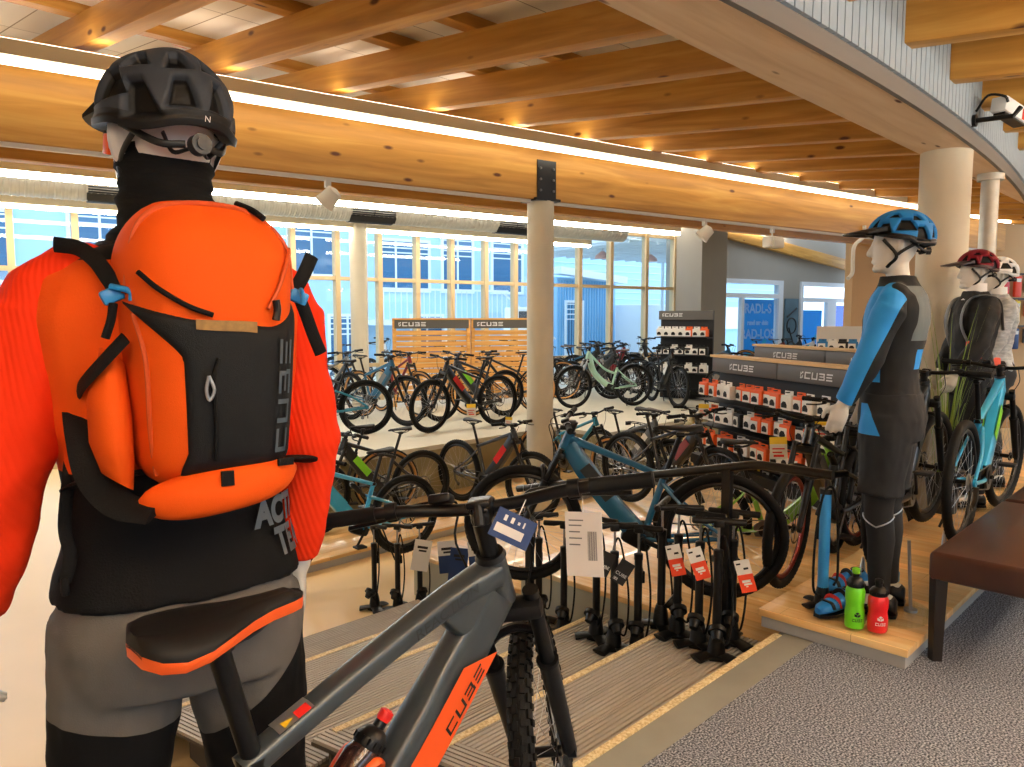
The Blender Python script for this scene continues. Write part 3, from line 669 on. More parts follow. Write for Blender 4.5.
b = MB(); b.torus((11.93, -.055, 1.25), .22, .02, 'y', 24, 6); b.torus((11.93, -.055, .55), .24, .02, 'y', 24, 6); b.tube([(11.7, -.055, 1.5), (12.15, -.055, 1.75)], .025, 6); b.tube([(11.8, -.055, 1.2), (12.1, -.055, .6)], .02, 6); b.build('picture_print', PRINT, t)

# ================================================================== slatted screens with brand header
def screen(label, x0, x1, y, zt, M):
    t = thing('slatted_screen', label, 'display screen', group=None); t.matrix_world = M
    for x in (x0, x1 - .06):
        b = MB(); b.b2((x, y - .04, ZT), (x + .06, y + .04, zt)); b.build('post', SLATW, t)
    b = MB(); z = ZT + .1; k = 0
    while z < zt - .22:
        b.b2((x0 + .06, y - .02 + .012 * (k % 2), z), (x1 - .06, y + .004 + .012 * (k % 2), z + .08)); z += .096; k += 1
    b.build('slat', SLATW, t)
    b = MB(); b.b2((x0 + .03, y - .05, zt - .17), (x1 - .03, y + .03, zt - .02)); b.build('header', mat('header anthracite', '#55524c', .5), t)
    b = MB(); b.b2((x0, y - .06, zt - .02), (x1, y + .05, zt + .01)); b.build('top_rail', SLATW, t)
    b = MB(); q, w = cube_quads(.07, .0, True); b.quadmap(q, lambda x, z: V((x0 + .1 + x, y - .0525, zt - .13 + z)), 1, 1); b.build('lettering', WPRINT, t, 0)
    return t
SM2 = Matrix.Translation(V((-2.06, 13.25, 0))) @ Matrix.Rotation(pi / 2 - R(74), 4, 'Z')
screen('slatted pine display screen reading CUBE on its dark header, next to the slender column', -.02, 1.36, 0, 1.47, SM2)
screen('slatted pine display screen reading CUBE, half behind the shoe bearing column', 1.38, 2.85, 0, 1.47, SM2)

# ================================================================== accessory display with hanging packs
GM = Matrix.Translation(V((2.26, 8.25, 0))) @ Matrix.Rotation(R(-74), 4, 'Z')     # x runs towards the viewer, -y faces the bicycles
HEAD = mat('gondola header', '#5d5a58', .5); EDGE = mat('header edge oak', '#d8b47c', .5); BACK = mat('gondola back', '#1c1d20', .6)
def gondola(label, M, x0, x1, y, zb, zt, nrow):
    t = thing('display_gondola', label, 'display shelf'); t.matrix_world = M
    b = MB(); b.b2((x0, y, zb), (x1, y + .05, zt)); b.build('back_panel', BACK, t)
    b = MB(); b.b2((x0 - .02, y - .32, zb), (x1 + .02, y + .06, zb + .1)); b.build('base', BLK, t)
    n = 2; L = (x1 - x0) / n
    for i in range(n):
        b = MB(); b.rbox((x0 + L * (i + .5), y - .05, zt - .08), (L - .01, .09, .15), .006); h = b.build('header_panel', HEAD, t)
        q, w = cube_quads(.062, .12, True); b = MB(); b.quadmap(q, lambda u, v: V((x0 + L * i + L * .3 + u, y - .0965, zt - .115 + v)), 1, 1); b.build('lettering', WPRINT, h, 0)
    b = MB(); b.b2((x0 - .02, y - .11, zt), (x1 + .02, y + .07, zt + .025)); b.build('top_board', EDGE, t)
    for k in range(nrow):
        b = MB(); z = zt - .2 - k * .265 - .24; b.b2((x0, y - .02, z), (x1, y, z + .05)); b.b2((x0, y - .28, z - .012), (x1, y - .0, z)); b.build('shelf_rail', BLK, t)
    return t
gondola('black display of hanging packs with two CUBE headers behind the blue sleeve', GM, 0, 2.3, 0, ZT, 1.07, 4)
gondola('second display just behind, only its CUBE headers showing', Matrix.Translation(V((2.95, 9.0, 0))) @ Matrix.Rotation(R(-74), 4, 'Z'), 0, 2.5, 0, ZT, 1.16, 1)
def pack_mesh(kind):
    b = MB()
    body, card = {'o': (0, 1), 'w': (1, 1), 'k': (2, 1), 'b': (3, 1), 'y': (4, 1)}[kind]
    b.rbox((0, 0, .07), (.135, .06, .12), .008, m=body)
    b.b2((-.05, -.002, .125), (.05, .002, .165), body)
    b.b2((-.062, -.0325, .012), (.03, -.03, .105), card)
    b.prism([(-.05, .03), (.012, .03), (.016, .05), (-.003, .078), (-.03, .08), (-.052, .06)], -.036, -.032, 'xz', 2)
    b.b2((-.012, -.0275, .15), (.012, -.0, .157), 2)
    return b.mesh('pack')
PK = {k: pack_mesh(k) for k in 'owkby'}
PM = [mat('pack carton orange', '#f0651f', .55), CARDW, BLK, mat('pack blue', '#2f7fb8', .4), CARDY]
for me in PK.values():
    for m in PM: me.materials.append(m)
ORD = ['first', 'second', 'third', 'fourth', 'fifth', 'sixth', 'seventh', 'eighth', 'ninth', 'tenth', 'eleventh', 'twelfth', 'thirteenth', 'fourteenth', 'fifteenth', 'sixteenth']
CN = {'o': 'orange and white', 'w': 'white', 'k': 'black', 'b': 'blue and white', 'y': 'yellow'}
rowname = ['top row', 'second row', 'third row', 'lowest row']
def pack(kind, M, label, group, name='accessory_pack'):
    o = bpy.data.objects.new(name, PK[kind]); COL.objects.link(o); o.matrix_world = M; return tag(o, label, 'package', group)
rows = ['oowwooooowowwk', 'wowwkwoowokowk', 'oooowwoowoowwk', 'wwkbwyywkwwkok']
for r_, row in enumerate(rows):
    for i, k in enumerate(row):
        x = .09 + i * .158 + random.uniform(-.01, .01); z = 1.07 - .2 - r_ * .265 - .205
        pack(k, GM @ Matrix.Translation(V((x, -.2 + random.uniform(-.03, .03), z - .005))) @ Matrix.Rotation(random.uniform(-.15, .15), 4, 'Z') @ Matrix.Scale(1.12, 4), '%s boxed accessory, %s from window end, %s of black display' % (CN[k], ORD[i], rowname[r_]), 'packs on the black display')
# pillar shelf in front of the pilaster
PMX = Matrix.Translation(V((3.32, 14.6, 0))) @ Matrix.Rotation(R(-35), 4, 'Z')
t = thing('pillar_shelf', 'stacked accessory shelf with a grey header before the grey pilaster', 'display shelf'); t.matrix_world = PMX
b = MB(); b.b2((-.5, 0, ZT), (.55, .05, 1.6)); b.build('back_panel', BACK, t)
b = MB(); b.b2((-.52, -.06, 1.45), (.57, .0, 1.62)); b.build('header_panel', HEAD, t)
q, w = cube_quads(.06, .1, True); b = MB(); b.quadmap(q, lambda u, v: V((-.45 + u, -.063, 1.51 + v)), 1, 1); b.build('lettering', WPRINT, t, 0)
for z in (1.12, .78, .44, .1):
    b = MB(); b.b2((-.5, -.3, z - .02), (.55, 0, z)); b.build('shelf', BLK, t)
for r_, z in enumerate((1.12, .78, .44)):
    for i in range(7):
        k = ['wwwwowo', 'kkwkwkk', 'kwkkwkw'][r_][i]
        pack(k, PMX @ Matrix.Translation(V((-.42 + i * .145, -.18, z + .002))) @ Matrix.Scale(1.2, 4), '%s carton, %s along the %s of pillar shelf' % (CN[k], ORD[i], ['top shelf', 'middle shelf', 'lower shelf'][r_]), 'cartons on the pillar shelf')
# shelf with pale and blue goods by the beige wall corner
BMX = Matrix.Translation(V((5.3, 12.3, 0))) @ Matrix.Rotation(R(-15), 4, 'Z')
t = thing('bottle_shelf', 'white shelf of small blue and pale goods by the beige wall corner', 'display shelf'); t.matrix_world = BMX
b = MB(); b.b2((-.35, 0, ZT), (.6, .04, 1.35)); b.build('back_panel', OFFW, t)
for z in (.95, .62, .3): b = MB(); b.b2((-.35, -.28, z - .02), (.6, 0, z)); b.build('shelf', EDGE, t)
for r_, z in enumerate((.95, .62)):
    for i in range(6):
        k = 'bwkbwb'[i] if r_ == 0 else 'wywwow'[i]
        pack(k, BMX @ Matrix.Translation(V((-.28 + i * .15, -.16, z + .002))) @ Matrix.Scale(1.2, 4), '%s packet, %s on the %s board of the white corner shelf' % (CN[k], ORD[i], ['upper', 'lower'][r_]), 'packets on the white shelf')
# clothes rail goods on the beige wall behind the far mannequins
RM = Matrix.Translation(V((6.62, 14.9, 0))) @ Matrix.Rotation(pi / 2 - R(80), 4, 'Z')
t = thing('wall_rack', 'wall rack of dark gear on the beige wall behind the red helmet', 'wall rack'); t.matrix_world = RM
b = MB()
for z in (2.35, 1.85, 1.3): b.b2((2.1, -.06, z), (5.2, -.0, z + .03))
b.build('rail', MBLK, t)
pal = [BLK, CARDO, RED, CARDY, MGREY, NAVY]
for r_, z in enumerate((2.35, 1.85, 1.3)):
    for i in range(11):
        x = 2.2 + i * .28; b = MB(); h = .3 + .06 * ((i * 7) % 3)
        b.rbox((0, 0, -h / 2), (.16, .07, h), .02); b.box((0, 0, .015), (.02, .03, .04)); b.prism([(-.06, -.05), (.06, -.05), (.05, -.12), (-.05, -.12)], -.038, -.035, 'xz', 1)
        o = b.build('hanging_pouch', [pal[(i * 5 + r_ * 2) % 6], CARDW]); o.matrix_world = RM @ Matrix.Translation(V((x, -.1, z - .03)))
        tag(o, '%s pouch, %s along the %s rail of the beige wall rack' % (['black', 'orange', 'red', 'yellow', 'grey', 'navy'][(i * 5 + r_ * 2) % 6], ORD[i], ['upper', 'middle', 'lower'][r_]), 'pouch', 'pouches on the wall rack')
# ================================================================== bicycles (x forward, z up, rear contact at the origin)
PED = mat('pedal', '#1b1b1d', .5, metal=.2)
CHAIN = mat('chain', '#6b6a66', .35, metal=.9)
DISC = mat('brake disc', '#8b8d90', .25, metal=.95)
TAN = mat('tan tyre wall', '#c08a4a', .7)
SADM = mat('saddle leather', '#111112', .6, spec=.35, bump=.05, bscale=500)
BROWN = mat('brown saddle', '#4a3524', .5)
STEERED = ('fork', 'front_wheel', 'handlebar', 'stem')
def wheel(parent, name, Rr, tw, c, rear, tyremats, rim, knob='mtb', hero=False):
    ri = Rr - tw * 1.15
    b = MB(); b.M = Matrix.Translation(V(c))
    b.tube([V((ri * cos(2 * pi * k / 64), 0, ri * sin(2 * pi * k / 64))) for k in range(64)], .013, 8, closed=True, flat=(1.0, 1.15), up=V((0, 1, 0)), m=0)
    hw = .055 if rear else .045
    b.cyl((0, -hw, 0), (0, hw, 0), .014, seg=12, m=2); b.cyl((0, -hw * .8, 0), (0, -hw * .62, 0), .03, seg=16, m=2); b.cyl((0, hw * .62, 0), (0, hw * .8, 0), .03, seg=16, m=2)
    n = 28
    for k in range(n):
        a = 2 * pi * k / n; sd = 1 if k % 2 else -1; a2 = a + (.5 if (k // 2) % 2 else -.5)
        b.cyl((.026 * cos(a2), sd * hw * .7, .026 * sin(a2)), ((ri - .006) * cos(a), 0, (ri - .006) * sin(a)), .0011, seg=3, m=1)
    if rear:
        for k in range(7): b.cyl((0, -.03 - k * .004, 0), (0, -.033 - k * .004, 0), .055 - k * .005, seg=24, m=1)
    w = b.build(name, [rim, SILV, MBLK], parent)
    # tyre
    b = MB(); b.M = Matrix.Translation(V(c)); seg = 120; sec = 14; rt = tw / 2; rc = Rr - rt; rings = []
    for k in range(seg):
        a = 2 * pi * k / seg; ring = []
        for j in range(sec):
            q = 2 * pi * j / sec; out = max(0, cos(q)); rr = rt
            if knob == 'mtb' and not hero: rr = rt * (.93 + (.13 * out ** .5 if (k + (j % 2)) % 2 == 0 else 0))
            elif hero: rr = rt * .9
            ring.append(V(((rc + rr * cos(q)) * cos(a), rr * sin(q), (rc + rr * cos(q)) * sin(a))))
        rings.append(ring)
    b.loft(rings, closed=True)
    if len(tyremats) > 1:
        for i in range(len(b.f)):
            j = i % sec
            if 3 <= j <= 5 or 8 <= j <= 10: b.mi[i] = 1
    if hero:
        for k in range(64):
            a = 2 * pi * k / 64 + .01
            for j, (q, ln, wd, h) in enumerate(((-.32, .02, .012, .0065), (.32, .02, .012, .0065), (-.86, .02, .011, .007), (.86, .02, .011, .007), (-1.25, .015, .009, .006), (1.25, .015, .009, .006))):
                aa = a + (pi / 64 if (j // 2) % 2 else 0) + (.02 if j % 2 else 0)
                er = V((cos(aa), 0, sin(aa))); et = V((-sin(aa), 0, cos(aa))); no = er * cos(q) + V((0, 1, 0)) * sin(q); si = no.cross(et)
                p = er * rc + no * (rt * .9 + h * .4)
                M3 = Matrix((et, si, no)).transposed(); b.box(p, (ln, wd, h), M3)
    b.build('tyre', tyremats, w, 30 if not hero else 25)
    b = MB(); b.M = Matrix.Translation(V(c)); y = .048
    pts = [V((.085 * cos(2 * pi * k / 40), y, .085 * sin(2 * pi * k / 40))) for k in range(40)]
    b.tube(pts, .006, 4, closed=True, flat=(.18, 1), up=V((0, 1, 0)))
    for k in range(5): a = 2 * pi * k / 5; b.box((.045 * cos(a), y, .045 * sin(a)), (.075, .0016, .007), Matrix.Rotation(-a, 3, 'Y'))
    b.build('brake_disc', DISC, w)
    return w
def saddle_mb(b, hw=.072, skirt=False, ln=.95):
    st = [(-.13, .35), (-.115, .8), (-.085, 1.0), (-.045, .98), (0, .78), (.045, .5), (.09, .32), (.13, .27), (.15, .2), (.158, .08)]
    rings = []
    for x, w in st:
        x *= ln; w = w * hw; top = .017 + .007 * (1 if x < -.06 else 0) * min(1, -(x + .06) / .05 if x < -.06 else 0) - (.01 if x > .13 else 0)
        lo = -.004 - .007 * max(0, 1 - abs(x + .07) / .07)
        if skirt: P = [(-1.02, lo - .0), (-.9, lo - .014), (.9, lo - .014), (1.02, lo - .0), (1.0, lo + .006), (.5, lo + .006), (-.5, lo + .006), (-1.0, lo + .006)]
        else: P = [(-1, lo), (-1.02, lo + .012), (-.92, top * .62), (-.6, top * .98), (-.25, top), (0, top * .9), (.25, top), (.6, top * .98), (.92, top * .62), (1.02, lo + .012), (1, lo), (.5, lo + .002), (-.5, lo + .002)]
        rings.append([V((x, w * p, z)) for p, z in P])
    b.loft(rings)
def build_bike(p):
    hero = p.get('hero', False); style = p['style']
    Rr = p.get('R', .368); tw = p.get('tw', .057); wb = p.get('wb', 1.18)
    FX = V((wb, 0, Rr)); HT = p.get('HT', V((.888, 0, .945))); CR = p.get('CR', V((.936, 0, .83))); AX = (HT - CR).normalized(); FWD = V((AX.z, 0, -AX.x))
    BB = V((.45, 0, .335)); ST = p.get('ST', V((.335, 0, .70))); SAD = p.get('SAD', V((.245, 0, .985)))
    Y = V((0, 1, 0))
    main, acc, blk = p['cols']
    t = thing('bicycle', p.get('label', 'bicycle'), 'bicycle', group=None)
    tyres = [RUB, TAN] if p.get('tan') else [RUB]
    rim = p.get('rim', MBLK)
    sg = 20 if hero else 12
    # ---- frame
    b = MB(); e = p.get('ebike', True)
    dtop = CR + AX * .045 - FWD * .02
    if style in ('emtb', 'fs'):
        hh = .062 if e else .03; ww = .04 if e else .027
        low = BB + V((.045, 0, .03)) if not hero else BB + V((-.035, 0, .02)); n = 8; pts = [low.lerp(dtop, k / n) + V((.012 * sin(pi * k / n), 0, -.012 * sin(pi * k / n))) for k in range(n + 1)]
        upv = (dtop - low).normalized(); upv = V((-upv.z, 0, upv.x))
        b.tube(pts, [1] * (n + 1), sg, flat=[(hh * (1.0 if k < n - 1 else .9), ww * (1 if k < n - 2 else .85)) for k in range(n + 1)], ex=4.2, up=upv, m=0)
        tt0 = ST + V((.0, 0, -.0)); tt1 = HT - AX * .04 - FWD * .012
        pts = smooth_path([tt0 + V((-.02, 0, -.008)), tt0.lerp(tt1, .35) + V((0, 0, p.get('arch', .0))), tt0.lerp(tt1, .75) + V((0, 0, p.get('arch', .0) * 1.2)), tt1 + V((.005, 0, 0))], 4)
        n = len(pts); th = .030 if hero else .024
        b.tube(pts, [1] * n, sg, flat=[(th * (.72 + .45 * (k / n) ** 2), th * (.82 + .45 * (k / n) ** 2)) for k in range(n)], ex=3, up=V((0, 0, 1)), m=0)
        if hero:   # deep gusset where the two tubes meet behind the head tube
            g = [tt1 - V((.17, 0, .05)), tt1 + V((-.01, 0, .0)), dtop + V((.0, 0, -.02)), dtop - V((.08, 0, .09))]
            c = sum(g, V()) / 4; b.loft([[q.lerp(c, k) + Y * y for q in g] for k, y in ((.7, .030), (.4, .0295), (.2, .027), (.07, .022), (0, .012), (0, -.012), (.07, -.022), (.2, -.027), (.4, -.0295), (.7, -.030))], m=0)
    elif style == 'step':
        low = BB + V((.03, 0, .03)); md = V((.60, 0, .43)); pts = smooth_path([low, md, V((.80, 0, .63)), dtop + AX * .05], 4); n = len(pts)
        b.tube(pts, [1] * n, sg, flat=[(.052, .036)] * n, ex=3.5, m=0)
        if p.get('mid'): b.tube(smooth_path([V((.37, 0, .58)), V((.6, 0, .68)), HT - AX * .03], 4), .02, sg, m=0)
    else:
        b.tube([BB, dtop], .023, sg, m=0); b.tube([ST - V((.0, 0, .03)), HT - AX * .03], .019, sg, m=0)
    b.tube([CR + AX * .012, HT - AX * .002], [.034, .031], sg, m=0)
    b.tube([BB, ST], .020 if not hero else .023, sg, m=0)
    sc = acc if style == 'fs' else main
    fs = style == 'fs'; b2_ = MB() if fs else b
    for sd in (-1, 1):
        ax_ = V((0, .066 * sd, Rr)); b2_.tube(smooth_path([BB + V((-.02, .035 * sd, .0)), V((.33, .05 * sd, .33)), ax_], 4), .0125 if not fs else .017, 8, m=0)
        b2_.tube(smooth_path([(V((.345, .022 * sd, .66)) if not fs else V((.40, .03 * sd, .60))), V((.2, .055 * sd, .52)), ax_ + V((.0, 0, .02))], 4), .010 if not fs else .014, 8, m=0)
        b2_.cyl(ax_ + Y * .008, ax_ - Y * .008, .022, seg=12, m=0)
    b.cyl(BB + Y * .045, BB - Y * .045, .026, seg=16, m=0)
    b.cyl(ST - V((0, 0, .012)), ST + V((-.003, 0, .012)), .026, seg=16, m=2)
    fr = b.build('frame', [main, acc, blk], t)
    if fs:
        b2_.build('swingarm', [acc], t)
        b = MB(); b.cyl((.42, 0, .6), (.56, 0, .74), .014, seg=10); b.cyl((.47, 0, .65), (.55, 0, .73), .024, seg=12); b.build('shock', MBLK, t)
    if e:
        b = MB(); b.rbox(BB + V((.03, 0, .0)), (.19, .09, .14), .035, Matrix.Rotation(R(-25), 3, 'Y')); b.build('motor', blk, t)
        if style in ('emtb', 'fs') and not hero:
            b = MB(); q = (dtop - BB).normalized(); upv = V((-q.z, 0, q.x)); M3 = Matrix((q, Y, upv)).transposed()
            for sd in (-1, 1): b.box(BB.lerp(dtop, .6) + Y * .0405 * sd, (.24, .002, .075), M3)
            b.build('frame_decal', acc if style != 'fs' else blk, t)
    # ---- steered parts
    b = MB()
    FK = CR + FWD * (.0); lowc = CR - AX * .055
    b.rbox(CR - AX * .022, (.05, .175, .045), .014, Matrix.Rotation(-math.atan2(AX.x, AX.z) * -1, 3, 'Y'), m=0)
    ax2 = FX
    dirl = (lowc + FWD * ((FX - lowc).dot(FWD)) - FX)
    for sd in (-1, 1):
        top = CR - AX * .02 + Y * .066 * sd + FWD * .012; bot = ax2 + Y * .066 * sd
        L = top - bot; mid = bot + L * .62
        b.tube([top + L.normalized() * .03, mid], .0175, 14, m=1)
        b.tube([mid + L * .02, mid, bot + L * .3, bot], [.0255, .024, .021, .019], 14, m=0)
        b.cyl(mid + L * .03, mid + L * .012, .0275, seg=14, m=0); b.cyl(top + L.normalized() * .026, top + L.normalized() * .04, .019, seg=12, m=0)
        b.cyl(bot + Y * .016 * sd, bot - Y * .006 * sd, .02, seg=12, m=0)
    ar = [ax2 + V((0, .066 * sd, 0)) + (CR - AX * .02 - ax2 + FWD * .012) * f + FWD * o for sd, f, o in ((-1, .60, .01), (-1, .72, .035))]
    br = smooth_path([ar[0], ar[1], V((ar[1].x, 0, ar[1].z + .022)) + FWD * .012, V((ar[1].x, -ar[1].y, ar[1].z)), V((ar[0].x, -ar[0].y, ar[0].z))], 5)
    b.tube(br, .012, 8, m=0)
    b.build('fork', [p.get('fork', MBLK), p.get('stan', BLK)], t)
    wheel(t, 'front_wheel', Rr, tw, FX, False, tyres, rim, p.get('knob', 'mtb'), hero)
    wheel(t, 'rear_wheel', Rr, tw, (0, 0, Rr), True, tyres, rim, p.get('knob', 'mtb'), hero)
    sl = p.get('stem', .035); top = HT + AX * (.012 + sl); cl = top + V((.048, 0, .012))
    b = MB(); b.cyl(HT - AX * .004, HT + AX * .008, .035, .03, 16); b.cyl(HT + AX * .008, top + AX * .022, .0205, seg=16)
    b.rbox(top + V((.022, 0, .006)), (.075, .042, .042), .01); b.rbox(cl, (.034, .052, .044), .008)
    if hero: b.rbox(top + V((.01, 0, .032)), (.062, .05, .016), .005); b.tube([top - V((.025, 0, .01)), top + V((-.012, 0, .03))], .012, 10)
    b.build('stem', MBLK, t)
    rise = p.get('rise', .02); hwd = p.get('hw', .36); sw = p.get('sweep', .04)
    pts = smooth_path([cl + V((-sw, -hwd, rise)), cl + V((-sw * .5, -hwd * .55, rise * .95)), cl + V((0, -hwd * .2, rise * .15)), cl, cl + V((0, hwd * .2, rise * .15)), cl + V((-sw * .5, hwd * .55, rise * .95)), cl + V((-sw, hwd, rise))], 4)
    b = MB(); b.tube(pts, .0115 if not hero else .014, 12); hb = b.build('handlebar', MBLK, t)
    for sd in (0, 1):
        q = pts if sd else pts[::-1]
        g0 = q[-1]; g1 = q[-1].lerp(q[-6], .0) + (q[-4] - q[-1]).normalized() * .135
        b = MB(); d = (g1 - g0).normalized(); b.tube([g0 - d * .004, g0, g0 + d * .012, g0 + d * .125, g0 + d * .13], [.015, .0185, .017, .017, .0185], 14)
        b.build('grip', RUB, hb)
        b = MB(); a = g0 + d * .165; b.rbox(a + V((.02, 0, -.012)), (.05, .03, .026), .008); b.cyl(a - d * .012, a + d * .012, .02, seg=12)
        b.tube(smooth_path([a + V((.045, 0, -.02)), a + V((.065, 0, -.03)) - d * .05, a + V((.06, 0, -.035)) - d * .12], 4), .006, 8, flat=(1, 1.4)); b.build('brake_lever', BLK, hb)
        b = MB(); b.tube(smooth_path([a + V((.03, 0, 0)) + d * .01, a + V((.10, 0, -.02)) + d * .12, V((cl.x + .075, g0.y * .25, cl.z - .09)), V((CR.x + .05, g0.y * .12, CR.z - .02))], 5), .0028, 6); b.build('cable', BLK, hb)
    if e:
        b = MB(); b.rbox(cl + V((.0, .09, .03)), (.05, .05, .02), .006, Matrix.Rotation(R(20), 3, 'Y')); b.build('display', BLK, hb)
    # ---- seat
    b = MB(); b.tube([ST.lerp(BB, .1), SAD + V((0.0, 0, -.035))], .0155 if not hero else .0175, 14); b.rbox(SAD + V((0, 0, -.035)), (.05, .036, .03), .008); b.build('seatpost', MBLK, t)
    b = MB(); b.M = Matrix.Translation(SAD) @ Matrix.Rotation(R(p.get('tilt', 1)), 4, 'Y'); saddle_mb(b, p.get('sadw', .072)); sd_ = b.build('saddle', p.get('sadm', SADM), t, 50)
    if p.get('skirt'):
        b = MB(); b.M = Matrix.Translation(SAD) @ Matrix.Rotation(R(p.get('tilt', 1)), 4, 'Y'); saddle_mb(b, p.get('sadw', .072) * 1.01, True); b.build('saddle_skirt', p['skirt'], sd_, 50)
    b = MB()
    for sd in (-1, 1): b.tube(smooth_path([SAD + V((-.1, .028 * sd, -.008)), SAD + V((-.06, .022 * sd, -.03)), SAD + V((.04, .022 * sd, -.03)), SAD + V((.11, .01 * sd, -.004))], 4), .0038, 6)
    b.build('saddle_rail', DSTEEL, sd_)
    # ---- drive
    b = MB(); c = BB + V((0, -.052, 0)); pa = p.get('crank', .4); dv = V((cos(pa), 0, sin(pa)))
    b.cyl(c + Y * .003, c - Y * .002, .078, seg=32, m=1); b.cyl(c + Y * .006, c - Y * .006, .045, seg=24, m=0)
    for sd, yy in ((1, -.07), (-1, .07)):
        a0 = BB + V((0, yy, 0)); a1 = a0 + dv * (.17 * sd) + V((0, -.008 if yy < 0 else .008, 0)); b.tube([a0, a1], [.016, .012], 8, flat=(1, .6), m=0)
    b.cyl(BB + Y * .072, BB - Y * .072, .012, seg=10, m=0)
    ck = b.build('crankset', [MBLK, CHAIN], t)
    for sd, yy in ((1, -.085), (-1, .085)):
        q = BB + dv * (.17 * sd) + V((0, yy * 1.45, 0)); b = MB(); b.rbox(q, (.095, .09, .018), .004); b.cyl(q + V((0, -yy * .7, 0)), q, .007, seg=8); b.build('pedal', PED, ck)
    b = MB(); ch = []
    for k in range(13): a = pi / 2 - pi * k / 12; ch.append(V((BB.x + .078 * cos(a), -.052, BB.z + .078 * sin(a))))
    for k in range(9): a = -pi / 2 - pi * k / 8; ch.append(V((.04 * cos(a) + .0, -.05, Rr + .04 * sin(a))))
    b.tube(ch, .0045, 5, closed=True, up=Y, flat=(.7, 1)); b.tube([V((0, -.075, Rr - .02)), V((.015, -.07, Rr - .1)), V((.04, -.05, Rr - .15))], .014, 8, flat=(1, .6)); b.cyl((.04, -.052, Rr - .15), (.04, -.042, Rr - .15), .022, seg=14); b.build('chain', CHAIN, t)
    if p.get('guards'):
        for nm, c0, a0, a1 in (('rear_mudguard', V((0, 0, Rr)), R(20), R(205)), ('front_mudguard', FX, R(30), R(165))):
            b = MB(); rr = Rr + .014; rings = []
            for k in range(25):
                a = a0 + (a1 - a0) * k / 24; er = V((cos(a), 0, sin(a)))
                rings.append([c0 + er * rr + Y * .028, c0 + er * (rr + .008), c0 + er * rr - Y * .028, c0 + er * (rr + .004)])
            b.loft(rings); o = b.build(nm, BLK, t)
        b = MB(); z = Rr * 2 + .05
        for yy in (-.05, .05): b.tube([V((.3, yy * .6, .66)), V((.12, yy, z)), V((-.22, yy, z))], .006, 6); b.tube([V((-.06, yy, z)), V((0, yy * 1.3, Rr))], .006, 6)
        for x in (-.2, -.05, .1): b.tube([V((x, -.05, z)), V((x, .05, z))], .005, 6)
        b.box((-.235, 0, z - .02), (.02, .08, .05)); b.build('rear_rack', BLK, t)
    if hero or p.get('kick', True):
        b = MB(); b.tube([V((.3, .07, .33)), V((.22, .16, .02))], .008, 8); b.build('kickstand', MBLK, t)
    t['_p'] = 0; del t['_p']
    STE[t.name] = (HT, AX)
    return t
STE = {}
def steer(t, proto, deg):
    HT, AX = STE[proto]
    M = Matrix.Translation(HT) @ Matrix.Rotation(R(deg), 4, AX) @ Matrix.Translation(-HT)
    for o in KID[t.name]:
        if any(o.name.split('.')[0] == s for s in STEERED + ('front_mudguard',)): o.matrix_basis = M
P_ = {}
P_['emtb'] = build_bike(dict(style='emtb', cols=(DGREY, RED, BLK), label='x'))
P_['fs'] = build_bike(dict(style='fs', cols=(DGREY, TEAL, BLK), ebike=True, tw=.062, crank=2.2))
P_['mtb'] = build_bike(dict(style='mtb', cols=(DGREY, WHITE, BLK), ebike=False, tan=True, tw=.05, crank=1.2))
P_['step'] = build_bike(dict(style='step', cols=(CREAM, RED, BLK), mid=True, guards=True, tw=.045, knob='slick', hw=.31, sweep=.1, rise=.05, sadw=.085, crank=-.6, sadm=BROWN, stan=SILV, HT=V((.885, 0, .985))))
P_['low'] = build_bike(dict(style='step', cols=(WHITE, BLK, BLK), guards=True, tw=.045, knob='slick', hw=.31, sweep=.1, rise=.06, sadw=.085, crank=.9, stan=SILV, HT=V((.885, 0, .985))))
USED = set()
RADI = .368
def bike(kind, loc, az, st, cols, label, group=None, forkm=None, rimm=None):
    """loc: rear contact point; az: compass heading in degrees from the view axis, clockwise"""
    rz = pi / 2 - R(az); pr = P_[kind]
    if kind not in USED: USED.add(kind); t = pr; t.location = loc; t.rotation_euler = (0, 0, rz)
    else: t = dup(pr, loc, rz)
    t['label'] = label
    if group: t['group'] = group
    steer(t, pr.name, st)
    return t, cols, forkm, rimm
def colour(job):
    t, cols, forkm, rimm = job
    for o in KID[t.name]:
        n = o.name.split('.')[0]
        if n == 'frame': setmat(o, 0, cols[0])
        elif n == 'frame_decal' and cols[1]: setmat(o, 0, cols[1])
        elif n == 'swingarm' and cols[1]: setmat(o, 0, cols[1])
        elif n == 'fork' and forkm: setmat(o, 0, forkm)
        elif n in ('front_wheel', 'rear_wheel') and rimm: setmat(o, 0, rimm)
JOBS = []
def segdist(a, b, c, d):
    best = 9
    for i in range(9):
        for j in range(9):
            best = min(best, (a.lerp(b, i / 8) - c.lerp(d, j / 8)).length)
    return best
def W2(M, x, y): p = M @ V((x, y, 0)); return V((p.x, p.y))
OBST = [(W2(SM2, -.1, 0), W2(SM2, 2.9, 0), .3), (W2(GM, -.05, -.15), W2(GM, 2.35, -.15), .42), (W2(PMX, -.5, -.1), W2(PMX, .55, -.1), .35), (V((.32, 8.72)), V((.32, 8.73)), .3), (V((c2.x, c2.y)), V((c2.x, c2.y + .01)), .35),
        (W2(WM, -12, 0), W2(WM, 7, 0), .5), (W2(WM, 7.1, -.9), W2(WM, 7.9, -.9), .5), (W2(BMX, -.35, -.1), W2(BMX, .6, -.1), .4)]
PLACED = []
